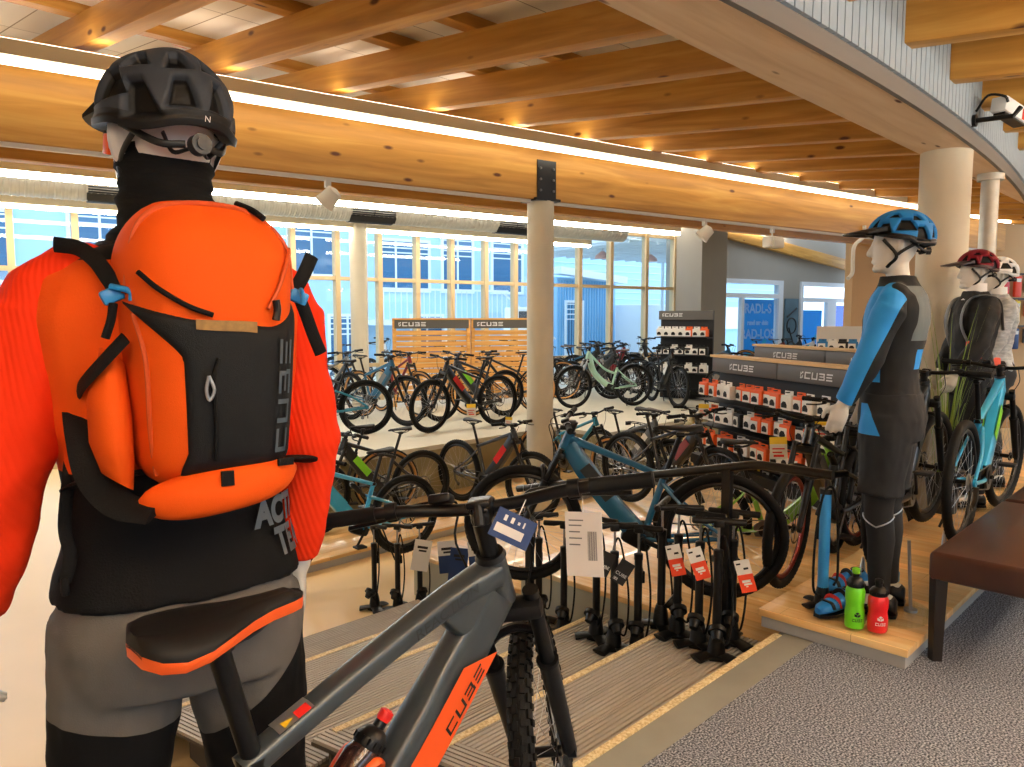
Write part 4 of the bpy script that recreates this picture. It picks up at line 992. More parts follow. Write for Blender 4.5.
def shelf_ok(p, az, level):
    if level > -.5: return True
    iv = SM.inverted(); f = V((sin(R(az)), cos(R(az)), 0))
    for k in (-.38, 0, .6, 1.2, 1.56):
        q = iv @ (p + f * k)
        if q.y > (5.54 if q.x < 6.3 else 4.64) and q.x > 2.3: return False
    return True
def free(p, az, level, tol=.26):
    if not shelf_ok(p, az, level): return False
    f = V((sin(R(az)), cos(R(az)))); q = V((p.x, p.y)); a, b = q - f * .3, q + f * 1.5
    if any(segdist(a, b, c, d) < r for c, d, r in OBST): return False
    return not any(abs(level - l) < .6 and segdist(a, b, c, d) < tol for c, d, l in PLACED)
def settle(p, az, level, dirs, tol=.26, mx=14):
    ok = None
    for k in range(0, mx):
        for d in dirs:
            q = p + d * (.07 * k)
            if free(q, az, level, tol): ok = q; break
        if ok is not None: break
    return ok
def occupy(p, az, level):
    f = V((sin(R(az)), cos(R(az)))); q = V((p.x, p.y)); PLACED.append((q - f * .3, q + f * 1.5, level))
def bike_px(kind, which, px, py, level, az, st, cols, label, **k):
    p = atz(px, py, level + RADI); p.z = level; f = V((sin(R(az)), cos(R(az)), 0))
    if which == 'f': p = p - f * 1.18
    vw = V((p.x, p.y, 0)).normalized(); sd_ = V((vw.y, -vw.x, 0)); nm = len(PLACED) < 19
    q = settle(p, az, level, [vw, -vw] if nm else [vw, -vw, sd_, -sd_, (vw + sd_) * .7, (vw - sd_) * .7], .24 if nm else .17, 7 if nm else 16)
    if q is None and nm:
        q = p.copy(); n_ = 0
        while not shelf_ok(q, az, level) and n_ < 40: q = q - vw * .05; n_ += 1
    if level > .1: q = p
    if q is not None: p = q
    elif not nm: return
    occupy(p, az, level)
    JOBS.append(bike(kind, p, az, st, cols, label, **k))
DRED = mat('dark red paint', '#7a1a22', .35, coat=.4); SAND = mat('sand paint', '#cbbf98', .4, coat=.3); PINK = mat('coral paint', '#e0484f', .4, coat=.3); BLACKP = mat('black paint', '#0e0f11', .3, coat=.4)
LIME = mat('lime paint', '#86c440', .35, coat=.3)
Zf, Zp = -.78, -.68
# lower hall
bike_px('fs', 'r', 405, 514, Zp, -132, 12, (LBLUE, LBLUE), 'light blue full suspension bicycle on the low platform beside the orange sleeve')
bike_px('mtb', 'r', 386, 470, Zp, -112, -10, (DGREY, None), 'dark bicycle with tan walled tyres behind the light blue bicycle')
bike_px('emtb', 'r', 421, 478, Zp, -128, 10, (BLACKP, GRN), 'black bicycle with a lime decal between the tan tyred one and the red decal one')
bike_px('emtb', 'r', 459, 457, Zp, 134, 8, (DGREY, RED), 'dark hardtail bicycle with a red down tube panel in the lower hall')
bike_px('mtb', 'r', 539, 440, Zp, 132, -8, (TEAL, None), 'teal bicycle behind the dark one with the red panel')
bike_px('emtb', 'r', 600, 462, Zp, 140, 8, (MGREY, WHITE), 'grey hardtail bicycle half hidden by the petrol blue bicycle')
bike_px('step', 'r', 640, 455, Zp, 146, 14, (SAND, RED), 'sand coloured trekking bicycle directly right of the petrol blue saddle')
bike_px('step', 'r', 690, 452, Zp, 140, 10, (CREAM, RED), 'cream trekking bicycle with a brown saddle before the olive terrace')
bike_px('emtb', 'r', 742, 455, Zp, 146, -6, (WHITE, DRED), 'white bicycle with dark red panels before the black pack display')
bike_px('emtb', 'r', 722, 536, -.13, -76, 8, (DBLUE, DGREY), 'petrol blue hardtail bicycle standing across behind the floor pumps')
bike_px('fs', 'f', 787, 527, -.13, -136, 6, (BLACKP, BLACKP), 'black full suspension bicycle with red rims behind the handrail', rimm=mat('red rim', '#7d2418', .35, metal=.4))
bike_px('low', 'r', 702, 522, -.42, 100, 8, (LIME, None), 'lime green low-step bicycle glimpsed through the petrol blue rear wheel')
bike_px('emtb', 'f', 838, 500, -.13, -140, 4, (DGREY, YEL), 'dark hardtail bicycle standing between the blue pump and the black one with red rims')
# terrace
bike_px('fs', 'r', 366, 407, ZT, -112, 10, (DGREY, TEAL), 'dark bicycle with a teal swingarm on the terrace beside the orange sleeve')
bike_px('emtb', 'f', 430, 406, ZT, -130, 8, (BLACKP, RED), 'black hardtail bicycle with a red down tube panel on the terrace edge')
bike_px('step', 'r', 634, 385, ZT, -110, 6, (MINT, ORANGE), 'mint green step-through bicycle on the terrace right of the shoe bearing column')
for k in (.7, 1.3, 1.9, 2.5): OBST.append((PLACED[-1][0] * (1 - k / 11.8), PLACED[-1][1] * (1 - k / 11.8), .34))
bike_px('emtb', 'f', 678, 387, ZT, 168, 6, (BLACKP, WHITE), 'black bicycle seen head on before the pillar shelf')
bike_px('low', 'f', 395, 372, ZT, 120, 10, (WHITE, None), 'white low-step bicycle before the slatted screen')
bike_px('mtb', 'f', 418, 392, ZT, 140, 10, (DRED, None), 'dark red bicycle behind the black hardtail with the red panel')
bike_px('emtb', 'r', 440, 400, ZT, 160, 0, (PINK, PINK), 'coral red bicycle seen through the wheel of the black hardtail')
for i, (k, wh, px, py, lv, az_, c, lab) in enumerate([
    ('emtb', 'r', 348, 474, Zf, -128, (BLACKP, TEAL), 'black hardtail bicycle with a teal decal half behind the orange sleeve in the lower hall'),
    ('step', 'r', 500, 455, Zp, 136, (DGREY, RED), 'anthracite trekking bicycle just behind the dark one with the red panel'),
    ('low', 'r', 572, 446, Zp, 138, (MGREY, None), 'grey low-step bicycle behind the petrol blue handlebar'),
    ('emtb', 'r', 662, 468, -.42, 142, (BLACKP, DRED), 'black hardtail bicycle with dark red decals between the sand and cream bicycles'),
    ('low', 'r', 345, 386, ZT, -120, (MGREY, None), 'grey low-step bicycle on the terrace right behind the orange sleeve'),
    ('emtb', 'f', 372, 376, ZT, 126, (DBLUE, WHITE), 'petrol blue hardtail bicycle by the slender column'),
    ('emtb', 'r', 505, 391, ZT, -126, (DGREY, GRN), 'anthracite hardtail bicycle with a lime decal just before the shoe bearing column'),
    ('low', 'f', 466, 380, ZT, 132, (BLACKP, None), 'black low-step bicycle under the seam of the two slatted screens'),
    ('step', 'f', 520, 374, ZT, 130, (MGREY, RED), 'grey trekking bicycle before the second slatted screen'),
    ('mtb', 'r', 560, 392, ZT, -118, (BLACKP, None), 'black slim bicycle emerging from behind the shoe bearing column'),
    ('step', 'r', 676, 366, ZT, -112, (DGREY, ORANGE), 'anthracite trekking bicycle beyond the mint green one'),
    ('low', 'f', 700, 380, ZT, 150, (MGREY, None), 'grey low-step bicycle below the pillar shelf'),
    ('emtb', 'r', 716, 392, ZT, 162, (DBLUE, DGREY), 'petrol blue hardtail bicycle at the window end of the black display')]):
    bike_px(k, wh, px, py, lv, az_, (-1) ** i * 8, c, lab)
# gallery platform
PLACED += [(V((3.40, 5.62)), V((3.41, 5.62)), .16)]
bike_px('emtb', 'r', 962, 482, .16, 43, -6, (LBLUE, GRN), 'light blue and lime hardtail bicycle on the platform beside the leather bench')
bike_px('fs', 'r', 884, 500, .16, 39, -8, (BLACKP, BLACKP), 'black full suspension bicycle behind the blue jacketed mannequin')
# far rows along the windows and behind the displays
palw = [('black', BLACKP), ('grey', MGREY), ('white', WHITE), ('anthracite', DGREY), ('dark red', DRED), ('petrol blue', DBLUE)]
kk = ['emtb', 'low', 'mtb', 'step', 'emtb', 'fs']; kn = {'emtb': 'hardtail', 'low': 'low-step', 'mtb': 'slim', 'step': 'trekking', 'fs': 'full suspension'}
def wrow(n, t0, dt, y, az, name, seed, flip=False):
    rr = random.Random(seed)
    ct = 0
    for i in range(n):
        c, m = palw[(i * 5 + seed) % 6]; k = kk[(i * 7 + seed * 2) % 6]; p = WM @ V((t0 + dt * i, y + rr.uniform(-.05, .05), 0)); p.z = ZT; f = V((sin(R(az)), cos(R(az)), 0)); a_ = az + rr.uniform(-3, 3); st_ = rr.uniform(-12, 12)
        q = settle(p - f * .59, a_, ZT, [f, -f], .17, 12)
        if q is None: continue
        occupy(q, a_, ZT)
        JOBS.append(bike(k, q, a_, st_, (m, palw[(i + seed + 2) % 6][1]), '%s %s bicycle, %s in the %s' % (c, kn[k], ORD[ct], name), group='bicycles in the ' + name)); ct += 1
wrow(15, -3.9, .68, -1.5, 118, 'row along the window wall', 3)
wrow(13, -2.4, .6, -2.9, 124, 'second row out from the window wall', 5)
wrow(4, -1.2, .6, -4.4, 128, 'third row out from the window wall', 2)
wrow(4, 9.2, .7, -1.3, 112, 'row below the blue poster', 4)
wrow(5, 12.4, .7, -1.4, 112, 'row below the glazed shop door', 1)
# wheel stands on the gallery platform
for px, py, lab in ((962, 545, 'chrome wheel stand under the light blue and lime bicycle'), (884, 566, 'chrome wheel stand under the black bicycle behind the blue jacketed mannequin')):
    p = atz(px, py - 62, .16 + RADI); t = thing('wheel_stand', lab, 'stand', (p.x, p.y, .09), pi / 2 - R(42))
    b = MB()
    for sd in (-1, 1): b.tube(smooth_path([(-.2, .05 * sd, .006), (-.16, .045 * sd, .18), (-.1, .04 * sd, .02), (.12, .05 * sd, .008)], 5), .006, 8)
    b.tube([(-.2, -.05, .006), (-.2, .05, .006)], .006, 8); b.tube([(.12, -.05, .008), (.12, .05, .008)], .006, 8); b.build('wire_frame', SILV, t)
    b = MB(); b.rbox((0, 0, .03), (.26, .12, .06), .008); b.build('foot_block', mat('stand blue', '#2c7fb8', .5), t)
# ================================================================== the bicycle in front
HG = mat('graphite frame', '#434b50', .32, metal=.35, coat=.3)
hp = dict(style='emtb', hero=True, cols=(HG, ORANGE, BLK), HT=V((.882, 0, .985)), CR=V((.935, 0, .86)), R=.368, tw=.06, wb=1.19, ST=V((.325, 0, .765)), SAD=V((.258, 0, 1.03)), sadw=.074, skirt=mat('saddle orange', '#f2601f', .4), stem=.085, rise=.02, sweep=.03, hw=.365, tilt=-1, crank=.2, stan=BLK, arch=.012)
HERO = build_bike(hp)
HERO['label'] = 'graphite hardtail bicycle with an orange down tube panel in front of the orange mannequin'
HERO.location = (-.697, 1.0, 0.008); HERO.rotation_euler = (R(5.5), 0, pi / 2 - R(41)); steer(HERO, HERO.name, 37)
BBh = V((.45, 0, .335)); CRh = hp['CR']; AXh = (hp['HT'] - CRh).normalized(); FWh = V((AXh.z, 0, -AXh.x)); lowh = BBh + V((-.035, 0, .02)); toph = CRh + AXh * .045 - FWh * .02
def dts(u, v):     # u along the down tube (0..1), v across (-1..1): right hand face
    e = (toph - lowh).normalized(); up = V((-e.z, 0, e.x)); k = sin(pi * u) * .012
    return lowh.lerp(toph, u) + V((k, -.0412, -k)) + up * (.058 * v)
frm = [o for o in KID[HERO.name] if o.name.startswith('frame')][0]
b = MB()
for sd in (1, -1):
    fn = (lambda u, v: dts(u, v)) if sd == 1 else (lambda u, v: V((dts(u, v).x, -dts(u, v).y, dts(u, v).z)))
    b.quadmap([[(.50, -.98), (.865, -.98), (.77, .4), (.41, .4)]], fn, 8, 3)
b.build('decal_panel', ORANGE, frm, 0)
b = MB(); q, w = cube_quads(1, .25, False, 1.0)
b.quadmap(q, lambda x, y: dts(.60 + .20 * x / w, -.78 + .46 * y) + V((0, -.0012, 0)), 2, 1)
b.quadmap(q, lambda x, y: (lambda p: V((p.x, -p.y, p.z)))(dts(.80 - .20 * x / w, -.78 + .46 * y) + V((0, -.0012, 0))), 2, 1)
b.build('lettering', PRINT, frm, 0)
tt0 = hp['ST']; tt1 = hp['HT'] - AXh * .04 - FWh * .012
b = MB(); e = (tt1 - tt0).normalized(); up = V((-e.z, 0, e.x)); text_mb(b, 'REACTION', .036, lambda u, v: tt0.lerp(tt1, .72) + e * u + up * (v * .95 + .010) + V((0, -.0385, .014))); b.build('lettering', mat('print dark graphite', '#24292c', .4), frm, 0)
def ttop(u, v, o=.0): return tt0.lerp(tt1, u) + V((0, 0, .012 * u * 2)) + up * .026 + V((0, v, 0)) + up * o
b = MB(); b.quadmap([[(.08, -.018), (.2, -.018), (.2, .018), (.08, .018)]], lambda u, v: ttop(u, v, -abs(v) * .15), 3, 4); b.build('sticker', SILV, frm, 0)
b = MB(); b.quadmap([[(.145, -.018), (.19, -.018), (.19, -.0), (.145, -.0)]], lambda u, v: ttop(u, v, .001 - abs(v) * .15), 2, 2, 0); b.add([ttop(.1, -.017, 0), ttop(.138, -.009, .0), ttop(.1, -.001, .001)], [(0, 1, 2)], 1); b.build('sticker_print', [RED, YEL], frm, 0)
# bottle in an orange cage on the down tube
e = (toph - lowh).normalized(); upd = V((-e.z, 0, e.x)); BMt = Matrix.Translation(lowh.lerp(toph, .40) + upd * .105) @ Matrix((e, V((0, 1, 0)), upd)).transposed().to_4x4()
BOT = mat('smoky bottle', '#3a2320', .15, alpha=.92, coat=.6)
b = MB(); b.M = BMt
for yy in (-.034, .034): b.tube(smooth_path([(-.12, yy * .6, -.04), (-.12, yy, .0), (.02, yy * 1.12, .01), (.045, yy * .9, -.02), (.03, yy * .5, -.045)], 5), .007, 8, flat=(1.5, .6))
b.rbox((-.03, 0, -.042), (.14, .03, .006), .002); b.rbox((-.125, 0, -.02), (.008, .06, .04), .003); b.build('bottle_cage', ORANGE, HERO)
HM = HERO.matrix_basis
bpy.context.view_layer.update(); HMW = HERO.matrix_world.copy()
t = thing('water_bottle', 'smoky drinking bottle with a red spout in the orange cage of the graphite bicycle', 'bottle'); t.matrix_world = HMW @ BMt
def bottle(t, mats, h=.2, r=.036, axis='x', off=-.115):
    k = h / .2
    b = MB(); b.lathe([(.001, off), (r * .92, off), (r, off + .008), (r, off + .07 * k), (r * .93, off + .08 * k), (r * .93, off + .1 * k), (r, off + .11 * k), (r, off + .15 * k), (r * .8, off + .168 * k)], 24, axis=axis); b.build('bottle_body', mats[0], t)
    b = MB(); b.lathe([(r * .86, off + .166 * k), (r * .88, off + .17 * k), (r * .88, off + .185 * k), (r * .62, off + .2 * k), (r * .35, off + .205 * k), (r * .33, off + .22 * k)], 20, axis=axis)
    for i in range(14):
        a = 2 * pi * i / 14; c = (off + .177 * k, r * .88 * cos(a), r * .88 * sin(a)) if axis == 'x' else (r * .88 * cos(a), r * .88 * sin(a), off + .177 * k); b.box(c, (.012, .004, .004) if axis == 'x' else (.004, .004, .012))
    b.build('bottle_cap', mats[1], t)
    b = MB(); b.lathe([(r * .33, off + .218 * k), (r * .4, off + .224 * k), (r * .4, off + .238 * k), (r * .2, off + .242 * k)], 16, axis=axis); b.build('spout', mats[2], t)
bottle(t, (BOT, BLK, RED))
b = MB(); b.lathe([(.0364, -.03), (.0368, -.03), (.0368, -.018), (.0364, -.018)], 24, axis='x'); b.build('bottle_band', mat('band blue', '#2a55b0', .5), t)
for j in JOBS: colour(j)
# ================================================================== mannequins (face +y, x to their own right hand side)
SKIN = mat('mannequin shell', '#d4d2cb', .45, bump=.01, bscale=300)
TOR = [(.78, .155, .11, .0), (.86, .17, .122, -.006), (.93, .175, .125, -.012), (1.0, .165, .115, -.004), (1.07, .150, .104, .006), (1.14, .148, .102, .008), (1.22, .158, .11, .006), (1.30, .172, .12, .0), (1.38, .184, .122, -.008), (1.44, .188, .115, -.014), (1.49, .172, .1, -.018), (1.525, .135, .082, -.018), (1.55, .09, .068, -.014), (1.575, .066, .062, -.008)]
def lerp_tab(tab, z):
    if z <= tab[0][0]: return tab[0][1:]
    for a, b in zip(tab, tab[1:]):
        if z <= b[0]:
            f = (z - a[0]) / (b[0] - a[0]); f = f * f * (3 - 2 * f) * .5 + f * .5; return tuple(p + (q - p) * f for p, q in zip(a[1:], b[1:]))
    return tab[-1][1:]
def ring(z, hw, hd, yo, n=36, ex=2.5, M=None):
    out = []
    for k in range(n):
        a = 2 * pi * k / n; ca, sa = cos(a), sin(a)
        p = V((hw * math.copysign(abs(ca) ** (2 / ex), ca), yo + hd * math.copysign(abs(sa) ** (2 / ex), sa), z)); out.append(M @ p if M is not None else p)
    return out
def torso(b, infl, z0, z1, n=26, top=True, hemflare=0, S=1.0):
    rings = []
    for i in range(n + 1):
        z = z0 + (z1 - z0) * i / n; hw, hd, yo = lerp_tab(TOR, z / S); f = hemflare * max(0, 1 - (z - z0) / .12)
        rings.append(ring(z, hw * S + infl + f, hd * S + infl + f, yo * S))
    b.loft(rings)
def torso_pt(ang, z, infl, S=1.0, ex=2.5):
    hw, hd, yo = lerp_tab(TOR, z / S); ca, sa = cos(ang), sin(ang)
    return V(((hw * S + infl) * math.copysign(abs(ca) ** (2 / ex), ca), yo * S + (hd * S + infl) * math.copysign(abs(sa) ** (2 / ex), sa), z))
HEADT = [(1.60, .03, .035, .03), (1.618, .046, .052, .034), (1.645, .058, .074, .026), (1.68, .066, .088, .016), (1.72, .0725, .096, .008), (1.76, .076, .099, .003), (1.80, .0725, .095, -.002), (1.83, .06, .08, -.004), (1.85, .038, .052, -.004), (1.858, .015, .02, -.004)]
def head(b, S, yaw):
    M = Matrix.Rotation(yaw, 4, 'Z')
    b.loft([ring(z * S, hw * S, hd * S, yo * S, 28, 2.15, M) for z, hw, hd, yo in HEADT])
    def P(x, y, z): return M @ V((x * S, y * S, z * S))
    b.limb([P(0, .098, 1.735), P(0, .112, 1.705), P(0, .116, 1.69)], [.010 * S, .013 * S, .016 * S], 10)      # nose
    b.limb([P(-.024, .09, 1.652), P(0, .1, 1.652), P(.024, .09, 1.652)], [.008 * S, .011 * S, .008 * S], 10)      # mouth
    b.limb([P(-.045, .082, 1.742), P(-.015, .1, 1.738), P(.015, .1, 1.738), P(.045, .082, 1.742)], [.010 * S] * 4, 8)  # brow
    b.limb([P(-.018, .085, 1.62), P(.018, .085, 1.62)], [.018 * S] * 2, 10)          # chin
    for s in (-1, 1):
        b.limb([P(.075 * s, -.008, 1.70), P(.081 * s, -.014, 1.725), P(.08 * s, -.012, 1.745)], [.011 * S, .013 * S, .012 * S], 8)  # ear
    b.limb([V((0, -.012 * S, 1.53 * S)), P(0, -.004, 1.62), P(0, -.004, 1.66)], [.055 * S, .048 * S, .046 * S], 20)
def hand(b, w, dr, pn, side, S=1.0, curl=.35):
    """w wrist, dr direction of the hand, pn palm normal (fingers curl towards it), side: +1 if the thumb lies towards dr x pn"""
    dr = dr.normalized(); pn = (pn - dr * pn.dot(dr)).normalized(); ac = dr.cross(pn).normalized() * side
    b.tube([w - dr * .02 * S, w + dr * .01 * S, w + dr * .045 * S, w + dr * .085 * S, w + dr * .098 * S], [.026 * S, .029 * S, .04 * S, .041 * S, .034 * S], 18, flat=[(.8, 1), (.62, 1), (.42, 1), (.4, 1), (.3, .95)], up=pn)
    for i, (off, ln) in enumerate(((.030, .072), (.010, .082), (-.010, .076), (-.029, .058))):
        p = w + dr * .088 * S + ac * off * S; d = dr + ac * off * 1.2; pts = [p]; a = curl * .6
        for f in (.42, .32, .26):
            dd = (d.normalized() * cos(a) + pn * sin(a)).normalized(); p = p + dd * ln * f * S; pts.append(p); a += curl * (1 + .15 * i)
        b.limb(pts, [.0098 * S, .0092 * S, .0084 * S, .0072 * S], 10)
    p = w + dr * .03 * S + ac * .03 * S; pts = [p, p + (dr * .55 + ac * .7 + pn * .25).normalized() * .036 * S]
    pts.append(pts[-1] + (dr * .85 + ac * .25 + pn * .4).normalized() * .03 * S); pts.append(pts[-1] + (dr * .9 + pn * .5).normalized() * .022 * S)
    b.limb(pts, [.014 * S, .0115 * S, .0105 * S, .0085 * S], 10)
def mannequin(label, loc, rz, S, pose, rod=True):
    t = thing('mannequin', label, 'mannequin', loc, rz, None)
    b = MB()
    torso(b, -.022, .84 * S, 1.50 * S, 30, S=S); b.limb([V((0, -.015, 1.44)) * S, V((0, -.014, 1.54)) * S], [.06 * S, .058 * S], 16); head(b, S, pose['yaw'])
    for s, L in ((1, pose['legR']), (-1, pose['legL'])):
        h, k, a = [V(p) * S for p in L]
        b.limb([h, h.lerp(k, .5) + V((0, .008, 0)), k, k.lerp(a, .35) + V((0, -.012, 0)), a], [.066 * S, .06 * S, .048 * S, .047 * S, .034 * S], 18)
        b.limb([a + V((0, -.04 * S, -.03 * S)), a + V((.01 * s, .06 * S, -.045 * S)), a + V((.02 * s, .15 * S, -.06 * S))], [.034 * S, .034 * S, .026 * S], 12)
    for s, A, hd in ((1, pose['armR'], pose['handR']), (-1, pose['armL'], pose['handL'])):
        sh, el, wr = [V(p) * S for p in A]
        b.limb([sh - V((.03 * s, 0, 0)), sh + V((.005 * s, 0, -.03)), sh.lerp(el, .5), el, el.lerp(wr, .4), wr], [.04 * S, .042 * S, .038 * S, .034 * S, .034 * S, .027 * S], 16)
        dr, pn, sd = hd; hand(b, wr, V(dr), V(pn), sd, S)
    me = remesh(b, .0052, 4); o = mkobj('body', me, SKIN, t, 60, False)
    return t
def garment(t, name, b, voxel, mats, planes, fn, wr=None, smooth=6):
    me = remesh(b, voxel, smooth)
    if wr: wrinkle(me, *wr)
    if planes: cut_planes(me, planes)
    paint(me, fn) if fn else None
    return mkobj(name, me, mats, t, 55, False)
def sleeves(b, pose, S, infl, cuff=.94):
    for s, A in ((1, pose['armR']), (-1, pose['armL'])):
        sh, el, wr = [V(p) * S for p in A]; w2 = el.lerp(wr, cuff)
        b.limb([sh - V((.07 * s, 0, -.0)), sh + V((-.01 * s, 0, .0)), sh + V((.008 * s, 0, -.05)), sh.lerp(el, .5)], [.05 * S + infl, .058 * S + infl, .06 * S + infl, .05 * S + infl], 18)
        b.tube([sh + V((.006 * s, 0, -.04)), sh.lerp(el, .3), sh.lerp(el, .6), el, el.lerp(w2, .3), el.lerp(w2, .6), w2], [.058 * S + infl, .054 * S + infl, .05 * S + infl, .048 * S + infl, .046 * S + infl, .04 * S + infl, .031 * S + infl * .8], 20)
def legs(b, pose, S, infl, z_end, infl2=None):
    for s, L in ((1, pose['legR']), (-1, pose['legL'])):
        h, k, a = [V(p) * S for p in L]; i2 = infl if infl2 is None else infl2
        pts = [h + V((0, 0, .05)), h, h.lerp(k, .33), h.lerp(k, .66), k, k.lerp(a, .35) + V((0, -.01, 0)), k.lerp(a, .7), a]; rr = [.085 * S + infl, .09 * S + infl, .082 * S + infl, .07 * S + infl, .06 * S + i2, .057 * S + i2, .048 * S + i2, .042 * S + i2]
        P, Q = [], []
        for p, r in zip(pts, rr):
            if p.z < z_end:
                q, r0 = P[-1], Q[-1]; f = (q.z - z_end) / max(1e-6, q.z - p.z); P.append(q.lerp(p, f)); Q.append(r0 + (r - r0) * f); break
            P.append(p); Q.append(r)
        b.tube(P, Q, 20)
# ------------------------------------------------------------------ helmets (origin: head centre, facing +y)
def helmet(label, M, mats, vents, S=1.0, visor=None, peak=0.0, dial=True, buckle=None, logo=False):
    t = thing('cycling_helmet', label, 'helmet'); t.matrix_world = M
    A, B, C = .107 * S, .137 * S, .118 * S
    def thm(ph):
        c = cos(ph); dg_ = abs((math.degrees(ph) + 180) % 360 - 180); return R(100 - 13 * max(0, c) ** 1.5 + 9 * max(0, -c) ** 2 + 9 * math.exp(-((dg_ - 128) / 26) ** 2))
    def base(ph, th):
        st = sin(th); rr = 1.0 + .02 * cos(4 * ph) * st
        return V((A * rr * math.copysign(abs(st * sin(ph)) ** .94, sin(ph)), B * rr * st * cos(ph) - .006, C * cos(th) * (1 if th < pi / 2 else .95)))
    NP, NT = 240, 84
    def vent(ph, th):
        best = 0
        for pc, tc, dp, dt, sk in vents:
            for sg in ((1, -1) if abs(pc) > .5 and abs(pc) < 179.5 else (1,)):
                x = (math.degrees(ph) - pc * sg + 180) % 360 - 180; y = math.degrees(th) - tc
                x = x * sg - sk * y; w = dp * (1 + .35 * y / dt)
                dd = max(abs(x) / w, abs(y) / dt)
                best = max(best, min(1, max(0, (1.25 - dd) / .5)))
        return best
    vs, fs, mi, vf = [], [], [], []
    for j in range(NT + 1):
        for i in range(NP):
            ph = 2 * pi * i / NP; th = max(.02, thm(ph) * j / NT); p = base(ph, th); f = vent(ph, th); f = f * f * (3 - 2 * f)
            # ridges along the length between vents
            rid = .0018 * cos(8 * p.x / A)
            n = V((p.x / A ** 2, p.y / B ** 2, p.z / C ** 2)).normalized()
            lip = .003 if j >= NT - 5 else 0
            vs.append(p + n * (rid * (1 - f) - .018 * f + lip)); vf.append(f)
    def fval(i, j): return vent(2 * pi * (i + .5) / NP, thm(2 * pi * (i + .5) / NP) * (j + .5) / NT)
    for j in range(NT):
        for i in range(NP):
            i2 = (i + 1) % NP; fs.append((j * NP + i, j * NP + i2, (j + 1) * NP + i2, (j + 1) * NP + i)); f = fval(i, j)
            mi.append(2 if j >= NT - 10 else 0)
    fs.append(tuple(range(NP))[::-1]); mi.append(0)
    b = MB(); b.v = vs; b.f = [list(f) for f in fs]; b.mi = mi
    # inner liner closes the rim
    o0 = len(b.v); last = NT * NP
    for j in range(8):
        for i in range(NP):
            ph = 2 * pi * i / NP; th = thm(ph) * (1 - j / 8.5); b.v.append(base(ph, th) * .82)
    for i in range(NP):
        i2 = (i + 1) % NP; b.f.append([last + i, last + i2, o0 + i2, o0 + i]); b.mi.append(2)
        for j in range(7): b.f.append([o0 + j * NP + i, o0 + j * NP + i2, o0 + (j + 1) * NP + i2, o0 + (j + 1) * NP + i]); b.mi.append(1)
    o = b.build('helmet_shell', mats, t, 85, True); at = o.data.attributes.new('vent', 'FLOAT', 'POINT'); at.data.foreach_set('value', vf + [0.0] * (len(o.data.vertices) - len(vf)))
    if visor is not None:
        b = MB(); rings = []
        for k in range(15):
            u = -1 + 2 * k / 14; ph = u * 1.0; r0 = base(ph, R(78)); ln = (.085 + peak) * (1 - .35 * u * u)
            r1 = r0 * 1.0 + V((u * .012, ln, -.012 - .25 * max(0, peak))); dz = V((0, 0, .006)); rings.append([r0 + dz + V((0, -.01, .006)), r1 + dz * .5, r1 - dz * .5, r0 - dz + V((0, -.01, .0))])
        b.loft(rings); b.build('visor', visor, t, 30)
    if dial:
        b = MB()
        for s in (-1, 1):
            b.tube(smooth_path([base(R(180 - 75 * s), R(104)) * .9, base(R(180 - 40 * s), R(120)) * .92 + V((0, 0, -.008)), base(R(180 - 12 * s), R(122)) * .9 + V((0, 0, -.008))], 5), .006, 8, flat=(1, .5))
            b.tube(smooth_path([base(R(180 - 34 * s), R(116)) * .92, base(R(180 - 24 * s), R(132)) * .86 + V((0, 0, -.006)), base(R(180 - 8 * s), R(126)) * .9 + V((0, 0, -.008))], 5), .005, 8, flat=(1, .5))
        b.build('cradle', BLK, t); c = base(pi, R(121)) * .92 + V((0, 0, -.008)); b = MB(); b.cyl(c + V((0, .006, 0)), c + V((0, -.012, 0)), .017, seg=18); b.cyl(c + V((0, -.012, 0)), c + V((0, -.015, 0)), .009, seg=12); b.build('dial', DGREY, t)
    b = MB()
    for s in (-1, 1):
        chin = V((.006 * s, .06, -.155)) * S; ear = V((.078 * s, .012, -.085)) * S
        b.tube(smooth_path([base(R(52 * s), R(100)) * .9, ear, V((.06 * s, .035, -.125)) * S, chin], 6), .0075, 6, flat=(1, .3)); b.tube(smooth_path([base(R(128 * s), R(104)) * .9, V((.08 * s, -.02, -.06)) * S, ear], 6), .0075, 6, flat=(1, .3))
    b.build('chin_strap', BLK, t)
    if buckle is not None:
        b = MB(); b.rbox(V((-.084, .03, -.045)) * S, (.012, .022, .034), .003, Matrix.Rotation(R(15), 3, 'X')); b.build('strap_clip', buckle, t)
        b = MB(); b.add([base(R(180), R(22)) * 1.03 + V((-.012, 0, .003)), base(R(180), R(22)) * 1.03 + V((.012, 0, .003)), base(R(180), R(37)) * 1.035 + V((.006, 0, .003)), base(R(180), R(37)) * 1.035 + V((-.006, 0, .003))], [(0, 1, 2, 3)]); b.build('shell_accent', buckle, t, 0)
    if logo:
        b = MB(); text_mb(b, 'N', .013, lambda u, v: base(R(180) - u / B * 1.05, thm(pi) * .945 - v / C) * 1.055 + V((0, 0, 0))); b.build('lettering', WPRINT, t, 0)
    return t
VENT1 = [(163, 82, 9, 12, 0), (163, 50, 9, 10, 0), (127, 86, 11, 15, .2), (95, 68, 15, 13, .1), (54, 74, 13, 12, 0), (24, 60, 9, 14, 0), (122, 48, 10, 9, 0), (66, 42, 13, 8, 0)]
